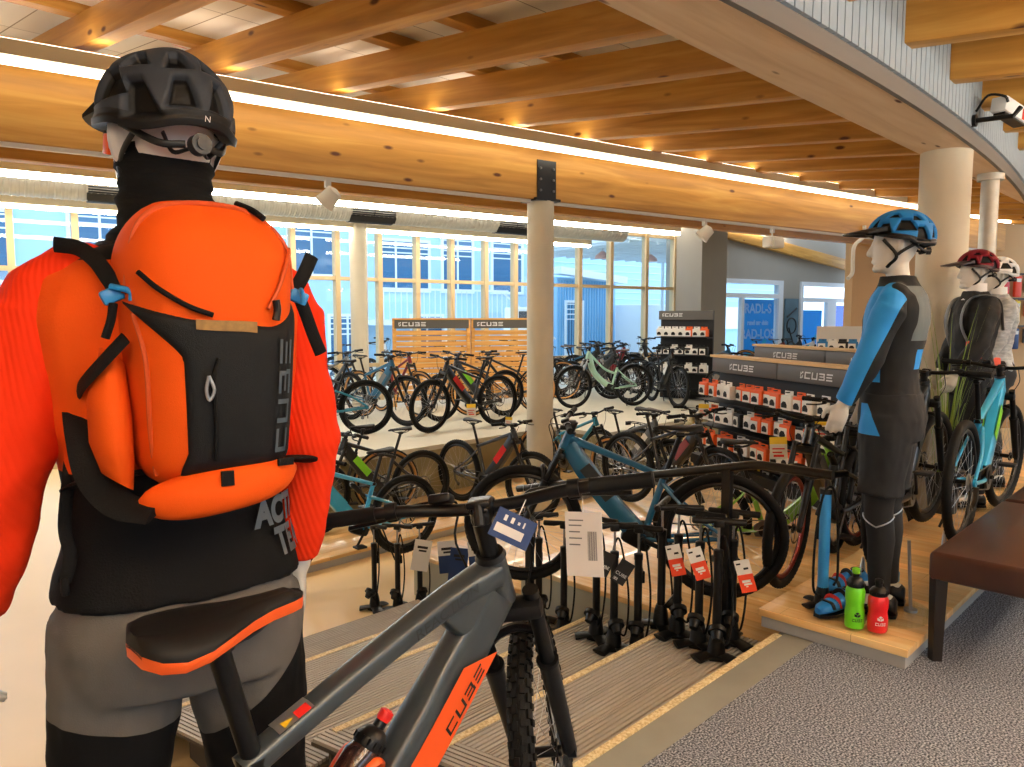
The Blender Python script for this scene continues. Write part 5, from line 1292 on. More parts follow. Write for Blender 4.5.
# ================================================================== the orange mannequin with the backpack
S1 = 1.03
pose1 = dict(yaw=R(11), legR=[(.10, 0, .90), (.135, .01, .50), (.15, -.01, .10)], legL=[(-.10, 0, .90), (-.135, .01, .50), (-.15, -.01, .10)],
             armR=[(.183, -.01, 1.485), (.222, -.02, 1.21), (.215, .025, .965)], armL=[(-.188, -.01, 1.485), (-.25, -.02, 1.205), (-.305, .03, .965)],
             handR=((.05, .25, -1), (-1, .1, -.1), 1), handL=((-.02, .2, -1), (1, .1, -.1), -1))
M1L = V((-.602, 1.345, .014)); M1R = R(34)
m1 = mannequin('pale mannequin in an orange jacket and grey trousers, seen from behind', M1L, M1R, S1, pose1)
JO = ribbed('jacket orange red', '#ea330a'); JB = mat('jacket burnt orange', '#e2520e', .8, spec=.2, bump=.15, bscale=300); JK = mat('jacket black', '#06070a', .85, spec=.25, bump=.12, bscale=300)
b = MB(); torso(b, .026, 1.018, 1.60, 40, S=S1, hemflare=.008); b.limb([(-.155, -.02, 1.515), (0, -.015, 1.56), (.155, -.02, 1.515)], [.07, .075, .07], 16)
def j1(c, n):
    if c.z < 1.235: return 2
    if c.z > 1.575: return 2
    return 1 if c.y < .02 else 0
jk = garment(m1, 'jacket', b, .0075, [JO, JB, JK], [((0, 0, 1.235), (0, 0, 1)), ((0, 0, 1.575), (0, 0, 1)), ((0, .02, 0), (0, 1, 0))], j1, (.007, 6.0, .6))
def split_sleeves(t, pose, S, infl, cuff, voxel, mats, fn, planes, wr, parent_name='jacket'):
    for s, key in ((1, 'armR'), (-1, 'armL')):
        b = MB(); one = dict(pose); oth = 'armL' if s > 0 else 'armR'
        sh, el, wr_ = [V(p) * S for p in pose[key]]; w2 = el.lerp(wr_, cuff)
        b.limb([sh - V((.05 * s, 0, -.012)), sh + V((-.012 * s, 0, -.014)), sh + V((.006 * s, 0, -.06)), sh.lerp(el, .5)], [.046 * S + infl, .052 * S + infl, .058 * S + infl, .05 * S + infl], 18)
        b.tube([sh + V((.006 * s, 0, -.04)), sh.lerp(el, .3), sh.lerp(el, .6), el, el.lerp(w2, .3), el.lerp(w2, .6), el.lerp(w2, .9), w2], [.058 * S + infl, .054 * S + infl, .05 * S + infl, .048 * S + infl, .046 * S + infl, .04 * S + infl, .034 * S + infl * .9, .031 * S + infl * .75], 20)
        garment(t, 'sleeve', b, voxel, mats, planes, fn, wr)
split_sleeves(m1, pose1, S1, .020, .93, .0065, [JO, JK], None, [], (.012, 5.5, 1.0))
for row, z, x0 in (('ACTION', 1.14, 0), ('TEAM', 1.083, .042)):
    tx = MB(); text_mb(tx, row, .064, lambda u, v, z=z, x0=x0: torso_pt(R(-63) + (u * .85 + x0) / .17, z + v, .0405, S1), align='LEFT', bold=.0035); tx.build('lettering', GPRINT, jk, 0, False)
# trousers
TG = mat('trouser grey', '#605e5c', .85, spec=.2, bump=.12, bscale=400); TK = mat('trouser black', '#07080b', .85, spec=.25, bump=.12, bscale=400)
b = MB(); torso(b, .022, .85, 1.08, 14, S=S1); legs(b, pose1, S1, .022, .11, .026); b.limb([(-.05, -.01, .915), (.05, -.01, .915)], [.1, .1], 16)
QR, QL, NR, NL = V((.13, 0, .815)), V((-.13, 0, .80)), V((-.9, 0, 1)).normalized(), V((.22, 0, 1)).normalized()
garment(m1, 'trousers', b, .0075, [TG, TK], [(QR, NR), (QL, NL), ((0, 0, 0), (1, 0, 0))], lambda c, n: 1 if (c - (QR if c.x > 0 else QL)).dot(NR if c.x > 0 else NL) < 0 else 0, (.008, 8.0, .7))
# neck gaiter
GK = mat('gaiter fabric', '#08090a', .9, spec=.25, bump=.3, bscale=60, stretch=(.4, .4, 3))
b = MB(); rings = []
for i in range(25):
    u = i / 24; z = (1.515 + .205 * u) * S1; r = .082 - .010 * min(1, u * 1.6) + .06 * max(0, 1 - u * 2.4) ** 1.5; r += .003 * sin(u * 46) + .002 * sin(u * 23 + 1)
    rings.append(ring(z, r * 1.06, r * 1.02, -.004 - .006 * (1 - u), 40, 2.0))
b.loft(rings); b.build('neck_gaiter', GK, m1, 60)
b = MB(); b.tube(smooth_path([(-.03, -.105, 1.585), (-.005, -.112, 1.57), (.03, -.105, 1.585)], 5), .004, 8); b.build('hanger_loop', BLK, m1)
M1 = Matrix.Translation(M1L) @ Matrix.Rotation(M1R, 4, 'Z')
helmet('slate grey helmet with orange accents on the mannequin wearing the orange backpack', M1 @ Matrix.Rotation(R(11), 4, 'Z') @ Matrix.Translation(V((0, -.008, 1.765 * S1))) @ Matrix.Rotation(R(-3), 4, 'X') @ Matrix.Rotation(R(4), 4, 'Z'),
       [ventmat('helmet slate', '#30353d'), mat('helmet inside', '#0b0b0c', .8), mat('helmet band', '#0c0d0f', .5, spec=.3)], VENT1, .985, visor=BLK, peak=-.045, buckle=ORANGE, logo=True)
# ------------------------------------------------------------------ backpack
PO = mat('pack orange', '#e4560e', .75, spec=.2, bump=.2, bscale=700); PB = mat('pack black', '#0b0f13', .65, spec=.3, bump=.2, bscale=700); PBK = mat('pack webbing', '#07080a', .75, spec=.25, bump=.3, bscale=500); BLUEB = mat('buckle blue', '#1e7fc4', .4)
bp = thing('backpack', 'orange and black cycling backpack reading CUBE on the orange mannequin', 'backpack'); bp.matrix_world = M1 @ Matrix.Translation(V((.024, -.148, 1.215))) @ Matrix.Rotation(R(-4), 4, 'X')
PH = .455
def pw(z):
    u = z / PH; hw = .106 + .024 * min(1, u * 1.35) ; dp = .115 + .055 * sin(pi * min(1, u * 1.15) ** .9 * .62)
    k = 1.0
    if u > .72: k = sqrt(max(0, 1 - ((u - .72) / .281) ** 2.2))
    if u < .12: k = sqrt(max(0, 1 - ((.12 - u) / .13) ** 2))
    return hw * (.25 + .75 * k), dp * max(.15, k)
def PS(a, z, o=0.0):
    hw, dp = pw(z); ca, sa = cos(a), sin(a)
    return V(((hw + o) * math.copysign(abs(ca) ** .62, ca), -(dp + o) * abs(sa) ** .72, z))
b = MB(); rings = []
for i in range(49):
    z = PH * i / 48; r_ = [PS(pi * k / 40, z) for k in range(41)]; hw, dp = pw(z); rings.append(r_ + [V((-hw * .9, .02, z)), V((0, .03, z)), V((hw * .9, .02, z))])
b.loft(rings); b.build('pack_body', PO, bp, 60)
def patch(name, m, z0, ztop, aR, aL, off, nu=22, nv=22, parent=bp, smooth=50):
    b = MB(); 
    for layer in (off, -.004):
        pass
    vs, fs = [], []
    for j in range(nv + 1):
        for i in range(nu + 1):
            u, v = i / nu, j / nv; z = z0(u) + (ztop(u) - z0(u)) * v; a = aR(z) + (aL(z) - aR(z)) * u; e = min(1, min(u, 1 - u, v, 1 - v) * 14); vs.append(PS(a, z, -.003 + (off + .003) * e ** .5))
    for j in range(nv):
        for i in range(nu): q = j * (nu + 1) + i; fs.append((q, q + 1, q + nu + 2, q + nu + 1))
    b.add(vs, fs); return b.build(name, m, parent, smooth)
aLf = lambda z: 1.92 + (1.0 * max(0, (z - .2) / .09) ** 1.3 if z > .2 else 0) + (.3 * (.06 - z) / .06 if z < .06 else 0)
patch('front_panel', PB, lambda u: .012, lambda u: .243 + .055 * abs(2 * u - 1) ** 1.6 + .012 * (1 - u), lambda z: .1, lambda z: min(2.95, aLf(z)), .007, 40, 34)
q, w = cube_quads(1, 0, False, 1.05)
b = MB(); b.quadmap(q, lambda x, y: PS(1.0 + .26 * (y - .5), .052 + .175 * x / w, .0105), 3, 3); b.build('lettering', mat('pack lettering', '#48545f', .5), bp, 0)
def ztube(name, pts, r, m, flat=None, off=.006, sub=6, parent=bp):
    b = MB(); b.tube(smooth_path([PS(a, z, off) for a, z in pts], sub), r, 8, flat=flat); return b.build(name, m, parent)
ztube('zipper', [(1.62, .05), (1.62, .11), (1.63, .17), (1.6, .2)], .005, PBK, (1, .7), .009)
ztube('zipper', [(2.75, .30), (2.5, .40), (1.9, .435), (1.2, .43), (.7, .38), (.5, .31)], .0045, mat('zip orange', '#c24a10', .6), None, .001)
ztube('zipper', [(2.55, .03), (2.5, .1), (2.45, .2), (2.6, .27)], .004, mat('zip orange', '#c24a10', .6), None, .001)
ztube('zip_pull', [(2.35, .325), (2.1, .30), (1.8, .275), (1.62, .262)], .004, PBK, None, .008)
ztube('zip_pull', [(1.28, .272), (1.1, .31), (.86, .355), (.72, .37)], .0035, mat('zip orange', '#c24a10', .6), None, .006)
ztube('zip_pull', [(1.22, .255), (1.2, .27), (1.22, .285)], .006, BLK, None, .012)
ztube('zip_pull', [(1.2, .445), (1.14, .43), (1.1, .415)], .005, PBK, None, .012)
ztube('zip_pull', [(1.66, .175), (1.68, .155), (1.66, .14), (1.63, .155), (1.66, .175)], .0025, SILV, None, .016, 4)
b = MB(); b.quadmap([[(1.42, .236), (1.74, .242), (1.74, .256), (1.42, .252)]], lambda a, z: PS(a, z, .010), 6, 2); b.build('gold_label', mat('gold label', '#8a6a34', .5, var=.5, vscale=90), bp, 0)
# bottom pouch, side pocket, belt
b = MB(); rings = []
for i in range(25):
    u = -1 + 2 * i / 24; x = .118 * u + .0; k = sqrt(max(.02, 1 - abs(u) ** 3)); c = V((x, -.112 * (1 - .25 * u * u) + .0, .006 + .014 * u)); rings.append([c + V((0, .034 * k * cos(a), .032 * k * sin(a) - .008 * k * (sin(a) < 0))) for a in [2 * pi * q_ / 16 for q_ in range(16)]])
b.loft(rings); b.build('bottom_pouch', PO, bp, 60)
b = MB(); b.box((-.005, -.147, .022), (.018, .006, .022)); b.build('loop_tab', PBK, bp); b = MB(); b.box((.088, -.128, .036), (.024, .006, .012)); b.build('loop_tab', PBK, bp)
b = MB()
for s in (-1, 1): b.tube(smooth_path([(.1 * s, -.02, .03), (.17 * s, .03, .02), (.185 * s, .12, .0), (.17 * s, .2, -.01)], 6), .02, 10, flat=(.25, 1.2))
b.build('hip_belt', PBK, bp)
b = MB(); rings = []
for i in range(13):
    z = .02 + .19 * i / 12; k = 1 - .45 * max(0, (i - 7) / 5) - .3 * max(0, (3 - i) / 3); r_ = []
    for k2 in range(14):
        a = 2 * pi * k2 / 14; r_.append(V((-.125 - .018 * k + .03 * k * cos(a), -.01 + .07 * k * sin(a) - .012, z - .015 * cos(a))))
    rings.append(r_)
b.loft(rings); b.build('side_pocket', PO, bp, 60)
b = MB(); b.tube(smooth_path([(-.178, .07, .15), (-.176, -.02, .17), (-.155, -.075, .2), (-.125, -.095, .235)], 6), .008, 8, flat=(1.6, .5)); b.tube(smooth_path([(-.175, .07, .14), (-.176, .01, .09), (-.168, -.02, .03), (-.14, -.07, -.01), (-.1, -.11, -.02)], 6), .016, 8, flat=(.4, 1.6)); b.build('pocket_edge', PBK, bp)
for s in (-1, 1):
    b = MB(); b.tube(smooth_path([(.07 * s, .03, .36), (.095 * s, .09, .395), (.105 * s, .18, .395), (.115 * s, .26, .33), (.125 * s, .27, .2), (.15 * s, .2, .06), (.15 * s, .09, .0)], 6), .03, 10, flat=(.3, 1.1)); b.build('shoulder_strap', PBK, bp)
    b = MB()
    if s < 0: b.tube(smooth_path([(-.20, .035, .385), (-.17, .015, .378), (-.15, -.02, .355), (-.137, -.05, .325), (-.127, -.075, .30)], 6), .012, 8, flat=(.25, 1.0), up=V((0, 1, .3)))
    else: b.tube(smooth_path([(.14, -.06, .315), (.155, -.06, .34), (.172, -.055, .372)], 6), .012, 8, flat=(.3, 1), up=V((0, 1, 0)))
    b.build('compression_strap', PBK, bp)
    b = MB(); b.rbox((-.137 if s < 0 else .140, -.078 if s < 0 else -.07, .298 if s < 0 else .3), (.032, .012, .022), .004, Matrix.Rotation(R(25 * s), 3, 'Y')); b.tube(smooth_path([((-.14 if s < 0 else .14), -.085, .31), ((-.117 if s < 0 else .137), -.1, .302), ((-.115 if s < 0 else .138), -.1, .288)], 4), .0045, 8); b.build('buckle', BLUEB, bp)
    b = MB()
    if s < 0: b.tube(smooth_path([(-.137, -.085, .285), (-.142, -.088, .26), (-.15, -.085, .235)], 5), .006, 8)
    else: b.tube(smooth_path([(.142, -.07, .30), (.152, -.07, .27), (.165, -.065, .235), (.178, -.06, .205)], 5), .011, 8, flat=(.35, 1), up=V((0, 1, 0)))
    b.build('strap_tail', PBK, bp)
b = MB(); b.tube(smooth_path([(-.19, .1, .05), (-.205, .07, -.05), (-.2, .06, -.1), (-.21, .06, -.14)], 6), .008, 8, flat=(.4, 1.2)); b.rbox((-.21, .06, -.145), (.012, .022, .03), .004); b.build('strap_tail', PBK, bp)
# ================================================================== the blue mannequin
pose2 = dict(yaw=R(12), legR=[(.09, 0, .90), (.10, .01, .50), (.10, -.01, .10)], legL=[(-.09, 0, .90), (-.10, .02, .50), (-.10, .0, .10)],
             armR=[(.188, -.01, 1.48), (.225, .03, 1.22), (.215, .13, 1.0)], armL=[(-.188, -.01, 1.48), (-.225, .06, 1.22), (-.21, .17, 1.0)],
             handR=((.0, .3, -1), (-1, .1, 0), 1), handL=((0, .3, -1), (1, .1, 0), -1))
M2L = V((1.785, 3.56, .104)); M2R = R(56)
m2 = mannequin('mannequin in a blue, grey and black cycling jacket on the front of the platform', M2L, M2R, 1.0, pose2)
MX2 = Matrix.Translation(M2L) @ Matrix.Rotation(M2R, 4, 'Z')
BJ = mat('jacket blue', '#1f8fe0', .7, bump=.1, bscale=300); GJ = mat('jacket slate', '#5d676b', .75, bump=.1, bscale=300); KJ = mat('jacket dark', '#0b0e12', .8, bump=.1, bscale=300)
b = MB(); torso(b, .016, .955, 1.585, 40); b.limb([(-.15, -.02, 1.485), (0, -.015, 1.52), (.15, -.02, 1.485)], [.062, .062, .062], 16)
def j2(c, n):
    ax = abs(c.x)
    if c.z > 1.535 and ax < .14: return 2
    if c.y < -.02 and ax < .15 and c.z > 1.29: return 1
    if c.y < -.05 and -.10 < c.x < .0 and 1.16 < c.z < 1.25: return 0
    if c.y > .03 and ax > .05 and c.z > 1.1: return 0 if ax > .09 else 2
    return 2
garment(m2, 'jacket', b, .008, [BJ, GJ, KJ], [((0, 0, z), (0, 0, 1)) for z in (1.535, 1.29, 1.25, 1.16, 1.06)] + [((x, 0, 0), (1, 0, 0)) for x in (.15, -.15, 0, -.10)] + [((0, -.02, 0), (0, 1, 0))], j2, (.006, 8, .6))
split_sleeves(m2, pose2, 1.0, .014, .97, .0065, [BJ, KJ], lambda c, n: 1 if (c - V((0, .035, 1.22))).dot(V((0, 1, .42))) < 0 and c.z < 1.50 else 0, [((0, .035, 1.22), V((0, 1, .42)).normalized()), ((0, 0, 1.50), (0, 0, 1))], (.006, 7, .8))
SH = mat('shorts charcoal', '#17191d', .85, bump=.12, bscale=300); LG = mat('leggings black', '#07090e', .8)
b = MB(); torso(b, .02, .83, 1.05, 14); legs(b, pose2, 1.0, .03, .575, .045); b.limb([(-.04, 0, .88), (.04, 0, .88)], [.105, .105], 16)
garment(m2, 'shorts', b, .008, [SH, BJ], [((0, 0, .86), (0, 0, 1)), ((0, 0, 1.0), (0, 0, 1)), ((-.13, 0, 0), (1, 0, 0)), ((0, .03, .9), V((0, 1, -.45)).normalized())], lambda c, n: 1 if (c.x < -.13 and c.z > .86 and (c - V((0, .03, .9))).dot(V((0, 1, -.45))) > 0 and c.z < 1.0) else 0, (.008, 8, .6))
b = MB(); legs(b, pose2, 1.0, .004, .09)
lg = garment(m2, 'leggings', b, .007, [LG], [], None)
b = MB()
for s, L in ((1, pose2['legR']), (-1, pose2['legL'])):
    k = V(L[1]); r = .0655
    pts = [V((k.x + r * cos(R(i * 10)), k.y - .002 + r * sin(R(i * 10)), .43 + .045 * abs(((i * 10 - 180 + 90) % 180 - 90) / 90))) for i in range(36)]
    b.tube(pts, .0035, 6, closed=True)
b.build('reflective_piping', SILV, lg)
SHB = mat('shoe blue', '#1d7fd0', .5)
def shoe(parent, a, s, m):
    b = MB(); a = V(a); st = [(-.075, .03, .07), (-.06, .04, .085), (-.02, .04, .09), (.04, .043, .07), (.1, .047, .052), (.15, .04, .045), (.185, .02, .03)]
    b.loft([[a + V((w * cos(q), y, -a.z + .012 + h * (.5 + .5 * sin(q)))) for q in [2 * pi * k / 16 for k in range(16)]] for y, w, h in st]); o = b.build('shoe', m, parent, 60)
    b = MB(); b.loft([[a + V((w * 1.08 * cos(q), y * 1.03, -a.z + .001 + .014 * (sin(q) > 0))) for q in [2 * pi * k / 16 for k in range(16)]] for y, w, h in st]); b.build('sole', BLK, o, 40)
    b = MB()
    for y in (.02, .06, .1): b.tube(smooth_path([a + V((-.045, y, -a.z + .045)), a + V((0, y, -a.z + .088 - y * .25)), a + V((.045, y, -a.z + .045))], 4), .007, 6, flat=(1.4, .5))
    b.build('strap', BLK, o)
for s, L in ((1, pose2['legR']), (-1, pose2['legL'])): shoe(m2, L[2], s, BLK)
b = MB(); b.cyl((0, .02, -.012), (0, .02, -.002), .235, seg=56); b.build('base_plate', CLEAR, m2)
b = MB(); b.cyl((.03, -.12, -.002), (.03, -.12, .01), .03, seg=20); b.cyl((.03, -.12, .01), (.03, -.1, .34), .008, seg=10); b.build('base_rod', STEEL, m2)
helmet('blue and black helmet with a black visor on the blue jacketed mannequin', MX2 @ Matrix.Rotation(R(12), 4, 'Z') @ Matrix.Translation(V((0, -.006, 1.765))) @ Matrix.Rotation(R(2), 4, 'X'),
       [ventmat('helmet blue', '#1b76bd'), mat('helmet inside', '#0b0b0c', .8), BLK], VENT1, 1.05, visor=BLK, peak=.02)
# ================================================================== the two mannequins further back
pose3 = dict(yaw=R(0), legR=[(.09, 0, .90), (.10, .02, .50), (.10, .0, .10)], legL=[(-.09, 0, .90), (-.10, .05, .50), (-.10, -.02, .10)],
             armR=[(.188, -.01, 1.48), (.225, .02, 1.22), (.215, .12, .98)], armL=[(-.188, -.01, 1.48), (-.225, .05, 1.21), (-.21, .2, .99)], handR=((.0, .3, -1), (-1, .1, 0), 1), handL=((0, .4, -1), (1, .1, 0), -1))
def man3(label, loc, rz, jm, tm, hl, hm, white=True):
    m = mannequin(label, loc, rz, 1.0, pose3)
    b = MB(); torso(b, .02, .95, 1.585, 34); sleeves(b, pose3, 1.0, .018, .95); b.limb([(-.15, -.02, 1.485), (0, -.015, 1.52), (.15, -.02, 1.485)], [.062, .062, .062], 14)
    garment(m, 'jacket', b, .011, [jm], [], None, (.012, 9, .8))
    b = MB(); torso(b, .02, .83, 1.05, 12); legs(b, pose3, 1.0, .02, .1, .024); b.limb([(-.04, 0, .88), (.04, 0, .88)], [.105, .105], 14)
    garment(m, 'trousers', b, .011, [tm], [], None, (.008, 8, .7))
    b = MB(); b.loft([ring(1.52 + .12 * i / 8, .072 + .03 * max(0, 1 - i / 3), .07 + .03 * max(0, 1 - i / 3), -.006, 24, 2) for i in range(9)]); b.build('neck_gaiter', WHITE, m, 60)
    MX = Matrix.Translation(loc) @ Matrix.Rotation(rz, 4, 'Z')
    helmet(hl, MX @ Matrix.Translation(V((0, -.006, 1.765))), hm, VENT1, 1.05, visor=hm[2], peak=.03)
    b = MB(); b.cyl((0, .02, -.012), (0, .02, -.002), .22, seg=40); b.build('base_plate', CLEAR, m)
    for s, L in ((1, pose3['legR']), (-1, pose3['legL'])): shoe(m, L[2], s, BLK)
    return m, MX
m3, MX3 = man3('mannequin in a black jacket and dark trousers with a dark red helmet', V((3.40, 5.62, .104)), R(84), mat('jacket ink', '#0d1014', .75, bump=.1, bscale=200), mat('trouser navy', '#12151d', .8), 'dark red visored helmet on the black jacketed mannequin', [ventmat('helmet red', '#7c1a28'), mat('helmet inside', '#0b0b0c', .8), mat('helmet dark plum', '#2a1418', .4)])
b = MB(); b.rbox((-.19, .075, 1.16), (.04, .12, .13), .012, Matrix.Rotation(R(20), 3, 'Z')); b.build('chest_pouch', RED, m3)
b = MB(); 
for s in (-1, 1): b.tube(smooth_path([(.14 * s, -.14, 1.3), (.13 * s, -.1, 1.52), (.12 * s, .08, 1.53), (.12 * s, .14, 1.35), (.17 * s, .06, 1.12)], 6), .022, 8, flat=(.3, 1))
b.build('harness_strap', MGREY, m3)
CAMO = mat('jacket crinkled grey', '#9aa3ab', .6, bump=.5, bscale=25, var=.7, vscale=16, stretch=(1, 1, 3))
m4, MX4 = man3('mannequin in a crinkled pale grey jacket with a white helmet', V((3.99, 6.3, .104)), R(78), CAMO, mat('trouser ink', '#22262c', .8), 'white helmet on the crinkled jacket mannequin', [ventmat('helmet white', '#eceef0'), mat('helmet inside', '#0b0b0c', .8), mat('helmet pale grey', '#c6cace', .4)])
b = MB(); b.rbox((-.175, .09, 1.02), (.05, .16, .1), .015); b.build('hip_patch', mat('coral patch', '#e6604a', .7), m4)
# ================================================================== props
def aty(x, y, Y):
    r = ray(x, y); return V((0, 0, CAMZ)) + r * (Y / r.y)
LEATH = mat('brown leather', '#3d2016', .32, bump=.12, bscale=160, coat=.15)
DWOOD = mat('dark leg wood', '#1c1410', .45)
def bench(label, s0, s1):
    t = thing('bench', label, 'bench'); t.matrix_world = SM; d0, d1 = -1.06, -.585
    b = MB(); b.rbox(((s0 + s1) / 2, (d0 + d1) / 2, .425), (s1 - s0, d1 - d0, .125), .022, seg=4); b.build('seat', LEATH, t, 50)
    b = MB(); b.rbox(((s0 + s1) / 2, (d0 + d1) / 2, .372), (s1 - s0 - .02, d1 - d0 - .02, .012), .004); b.build('seat_seam', DWOOD, t)
    for s in (s0 + .035, s1 - .035):
        for d in (d0 + .035, d1 - .035):
            b = MB(); b.tube([(s, d, 0), (s, d, .37)], [.024, .031], 4, flat=(1.2, 1.2)); b.build('leg', DWOOD, t, 0)
bench('brown leather bench beside the front corner of the wooden platform', 1.70, 3.0)
bench('brown leather bench further along, behind the first one', 3.05, 4.35)
# handrail
RAIL = mat('rail black', '#1d1b19', .28, metal=.5, coat=.4)
t = thing('handrail', 'black tube handrail running down the pump side of the stairs', 'handrail'); t.matrix_world = SM
zr = lambda d: .80 - .235 * max(0, d - .12)
b = MB(); b.tube(smooth_path([(1.5, -.24, .80), (1.5, -.1, .80), (1.5, .02, .80), (1.5, .12, .797), (1.5, .25, zr(.25)), (1.5, .9, zr(.9)), (1.5, 1.7, zr(1.7))], 5), .0215, 16); b.build('rail', RAIL, t)
for d, z0 in ((.27, -.13), (1.6, -.39)):
    b = MB(); b.box((1.5, d, (zr(d) + z0) / 2), (.035, .045, zr(d) - z0 - .02)); b.build('post', MBLK, t); b = MB(); b.rbox((1.5, d, z0 + .006), (.1, .1, .012), .003); b.build('foot_plate', MBLK, t)
# floor pumps
def pump_build(S=1.0):
    t = thing('floor_pump', 'x', 'pump', (0, 0, 0), 0, None)
    b = MB(); b.rbox((0, 0, .012), (.07, .1, .024), .008); 
    for a in (90, 215, 325): b.tube([(0, 0, .024), (.06 * cos(R(a)), .06 * sin(R(a)), .022), (.115 * cos(R(a)), .115 * sin(R(a)), .013)], [.036, .04, .046], 10, flat=(.3, 1), up=V((0, 0, 1)))
    b.lathe([(.045, .02), (.04, .06), (.034, .1), (.026, .13)], 16); b.build('pump_base', BLK, t)
    b = MB(); b.cyl((0, 0, .1), (0, 0, .50), .021, seg=18); b.lathe([(.0175, .49), (.024, .5), (.024, .53), (.012, .535)], 16); b.build('barrel', MBLK, t)
    b = MB(); b.cyl((0, 0, .53), (0, 0, .655), .0065, seg=10); b.build('piston_rod', STEEL, t)
    b = MB(); b.tube([(-.125, 0, .668), (-.12, 0, .668), (-.06, 0, .668), (-.03, 0, .672), (.03, 0, .672), (.06, 0, .668), (.12, 0, .668), (.125, 0, .668)], [.011, .016, .0165, .014, .014, .0165, .016, .011], 14); b.rbox((0, 0, .66), (.05, .034, .04), .008); b.build('handle', BLK, t)
    b = MB(); b.M = Matrix.Translation(V((0, -.05, .155))) @ Matrix.Rotation(R(-52), 4, 'X'); b.cyl((0, .0, -.012), (0, 0, .012), .042, seg=26); b.cyl((0, 0, -.05), (0, 0, -.012), .02, .03, seg=14); b.build('gauge', BLK, t)
    b2_ = MB(); b2_.M = b.M; b2_.cyl((0, 0, .0125), (0, 0, .0135), .036, seg=26); g = b2_.build('gauge_dial', mat('dial grey', '#8e9092', .3), t)
    b = MB(); b.tube(smooth_path([(0, -.03, .13), (.05, -.05, .1), (.07, -.03, .3), (.045, .0, .52), (.02, .01, .6), (.0, .03, .52), (.02, .02, .42)], 6), .0055, 8); b.cyl((.02, .02, .37), (.02, .02, .43), .011, seg=10); b.build('hose', RUB, t)
    t.scale = (S, S, S); return t
PUMP = pump_build(); pfirst = [True]
def pump(s, d, z, rz, label):
    p = SF(s, d, z); rot = SROT + R(rz)
    if pfirst[0]: pfirst[0] = False; t = PUMP; t.location = p; t.rotation_euler = (0, 0, rot); t['label'] = label
    else: t = dup(PUMP, p, rot, label)
    t['group'] = 'floor pumps on the stairs'; return t
PL = [(1.33, .215, -.13, -60, 'black floor pump standing right by the stair nosing, beside the handrail post'), (1.385, .345, -.13, -75, 'black floor pump second up from the handrail post with a slanted card'),
      (1.42, .49, -.13, -50, 'black floor pump third from the handrail post, an orange card on its barrel'), (1.44, .60, -.13, 20, 'black floor pump with its broad foot on the very edge of the first tread'),
      (1.53, .245, -.13, -70, 'black floor pump hidden furthest behind the handrail post'),
      (1.36, .69, -.26, -65, 'black floor pump on the second tread with a black hanging card'), (1.30, .80, -.26, -40, 'black floor pump on the second tread, middle one of three'), (1.34, .95, -.26, -80, 'black floor pump on the second tread behind the white plastic tag'),
      (1.50, 1.32, -.39, -60, 'black floor pump on the third tread behind the blue price tag'), (1.53, 1.55, -.39, -30, 'black floor pump on the third tread half hidden by the bicycle head tube'),
      (1.62, 3.12, -.78, -60, 'black floor pump on the hall floor in the cluster beyond the stairs, centre one'), (1.76, 3.02, -.78, -20, 'black floor pump in the cluster beyond the stairs, closest to the head tube'), (1.50, 3.26, -.78, -75, 'black floor pump in the cluster beyond the stairs, closest to the orange sleeve')]
for a in PL: pump(*a)
# hanging cards
KC = [None]
def card(name, label, cat, p, w, h, rz, roll, mats, lines, group=None, band=.5, tip=0, string=None):
    """mats: (upper, lower, print)"""
    t = thing(name, label, cat, p, 0, group); t.matrix_world = Matrix.Translation(p) @ Matrix.Rotation(rz, 4, 'Z') @ Matrix.Rotation(tip, 4, 'X') @ Matrix.Rotation(roll, 4, 'Y')
    b = MB(); b.b2((-w / 2, -.0012, -h * band), (w / 2, .0012, 0), 0); b.b2((-w / 2, -.0012, -h), (w / 2, .0012, -h * band), 1); b.build('card', [mats[0], mats[1]], t, 0)
    b = MB()
    for kind, a in lines:
        if kind == 'txt': txt, x, z, s = a; text_mb(b, txt, s * h, lambda u, v: V((x * w + u, -.0016, -h * z + v)))
        elif kind == 'bar':
            x0, z0, x1, z1, n = a
            for i in range(n):
                xx = x0 + (x1 - x0) * i / n; ww = (x1 - x0) / n * (.3 + .5 * ((i * 7) % 3) / 2); b.b2((xx * w, -.0016, -z1 * h), ((xx + ww) * w, -.0014, -z0 * h))
        elif kind == 'box': x0, z0, x1, z1 = a; b.b2((x0 * w, -.0016, -z1 * h), (x1 * w, -.0014, -z0 * h))
    if b.v: b.build('print', mats[2], t, 0)
    KC[0] = t
    if string: b = MB(); b.tube([V((0, 0, -.006)), V((0, .0, string))], .0012, 6); b.build('string', CARDW, t)
    return t
face = lambda p: math.atan2(p.x, p.y) * -1
for px, py, Y, roll, lab in ((672, 553, 3.62, -14, 'orange and white pump card tilted on the third pump from the handrail post'), (693, 556, 3.5, -20, 'orange and white pump card in the middle of the three'), (741, 568, 3.46, -16, 'orange and white pump card on the pump by the handrail post')):
    p = aty(px, py - 8, Y); card('pump_card', lab, 'hang card', p, .07, .155, face(p), R(roll), (CARDW, CARDO, CARDW), [('box', (-.3, .62, .25, .7)), ('box', (-.22, .72, .3, .78)), ('box', (-.12, .8, .02, .84))], 'orange pump cards', .45)
    q_ = MB(); q_.b2((-.028, -.0016, -.022), (-.008, -.0013, -.014)); q_.b2((.0, -.0016, -.048), (.022, -.0013, -.038)); q_.build('small_print', PRINT, KC[0], 0)
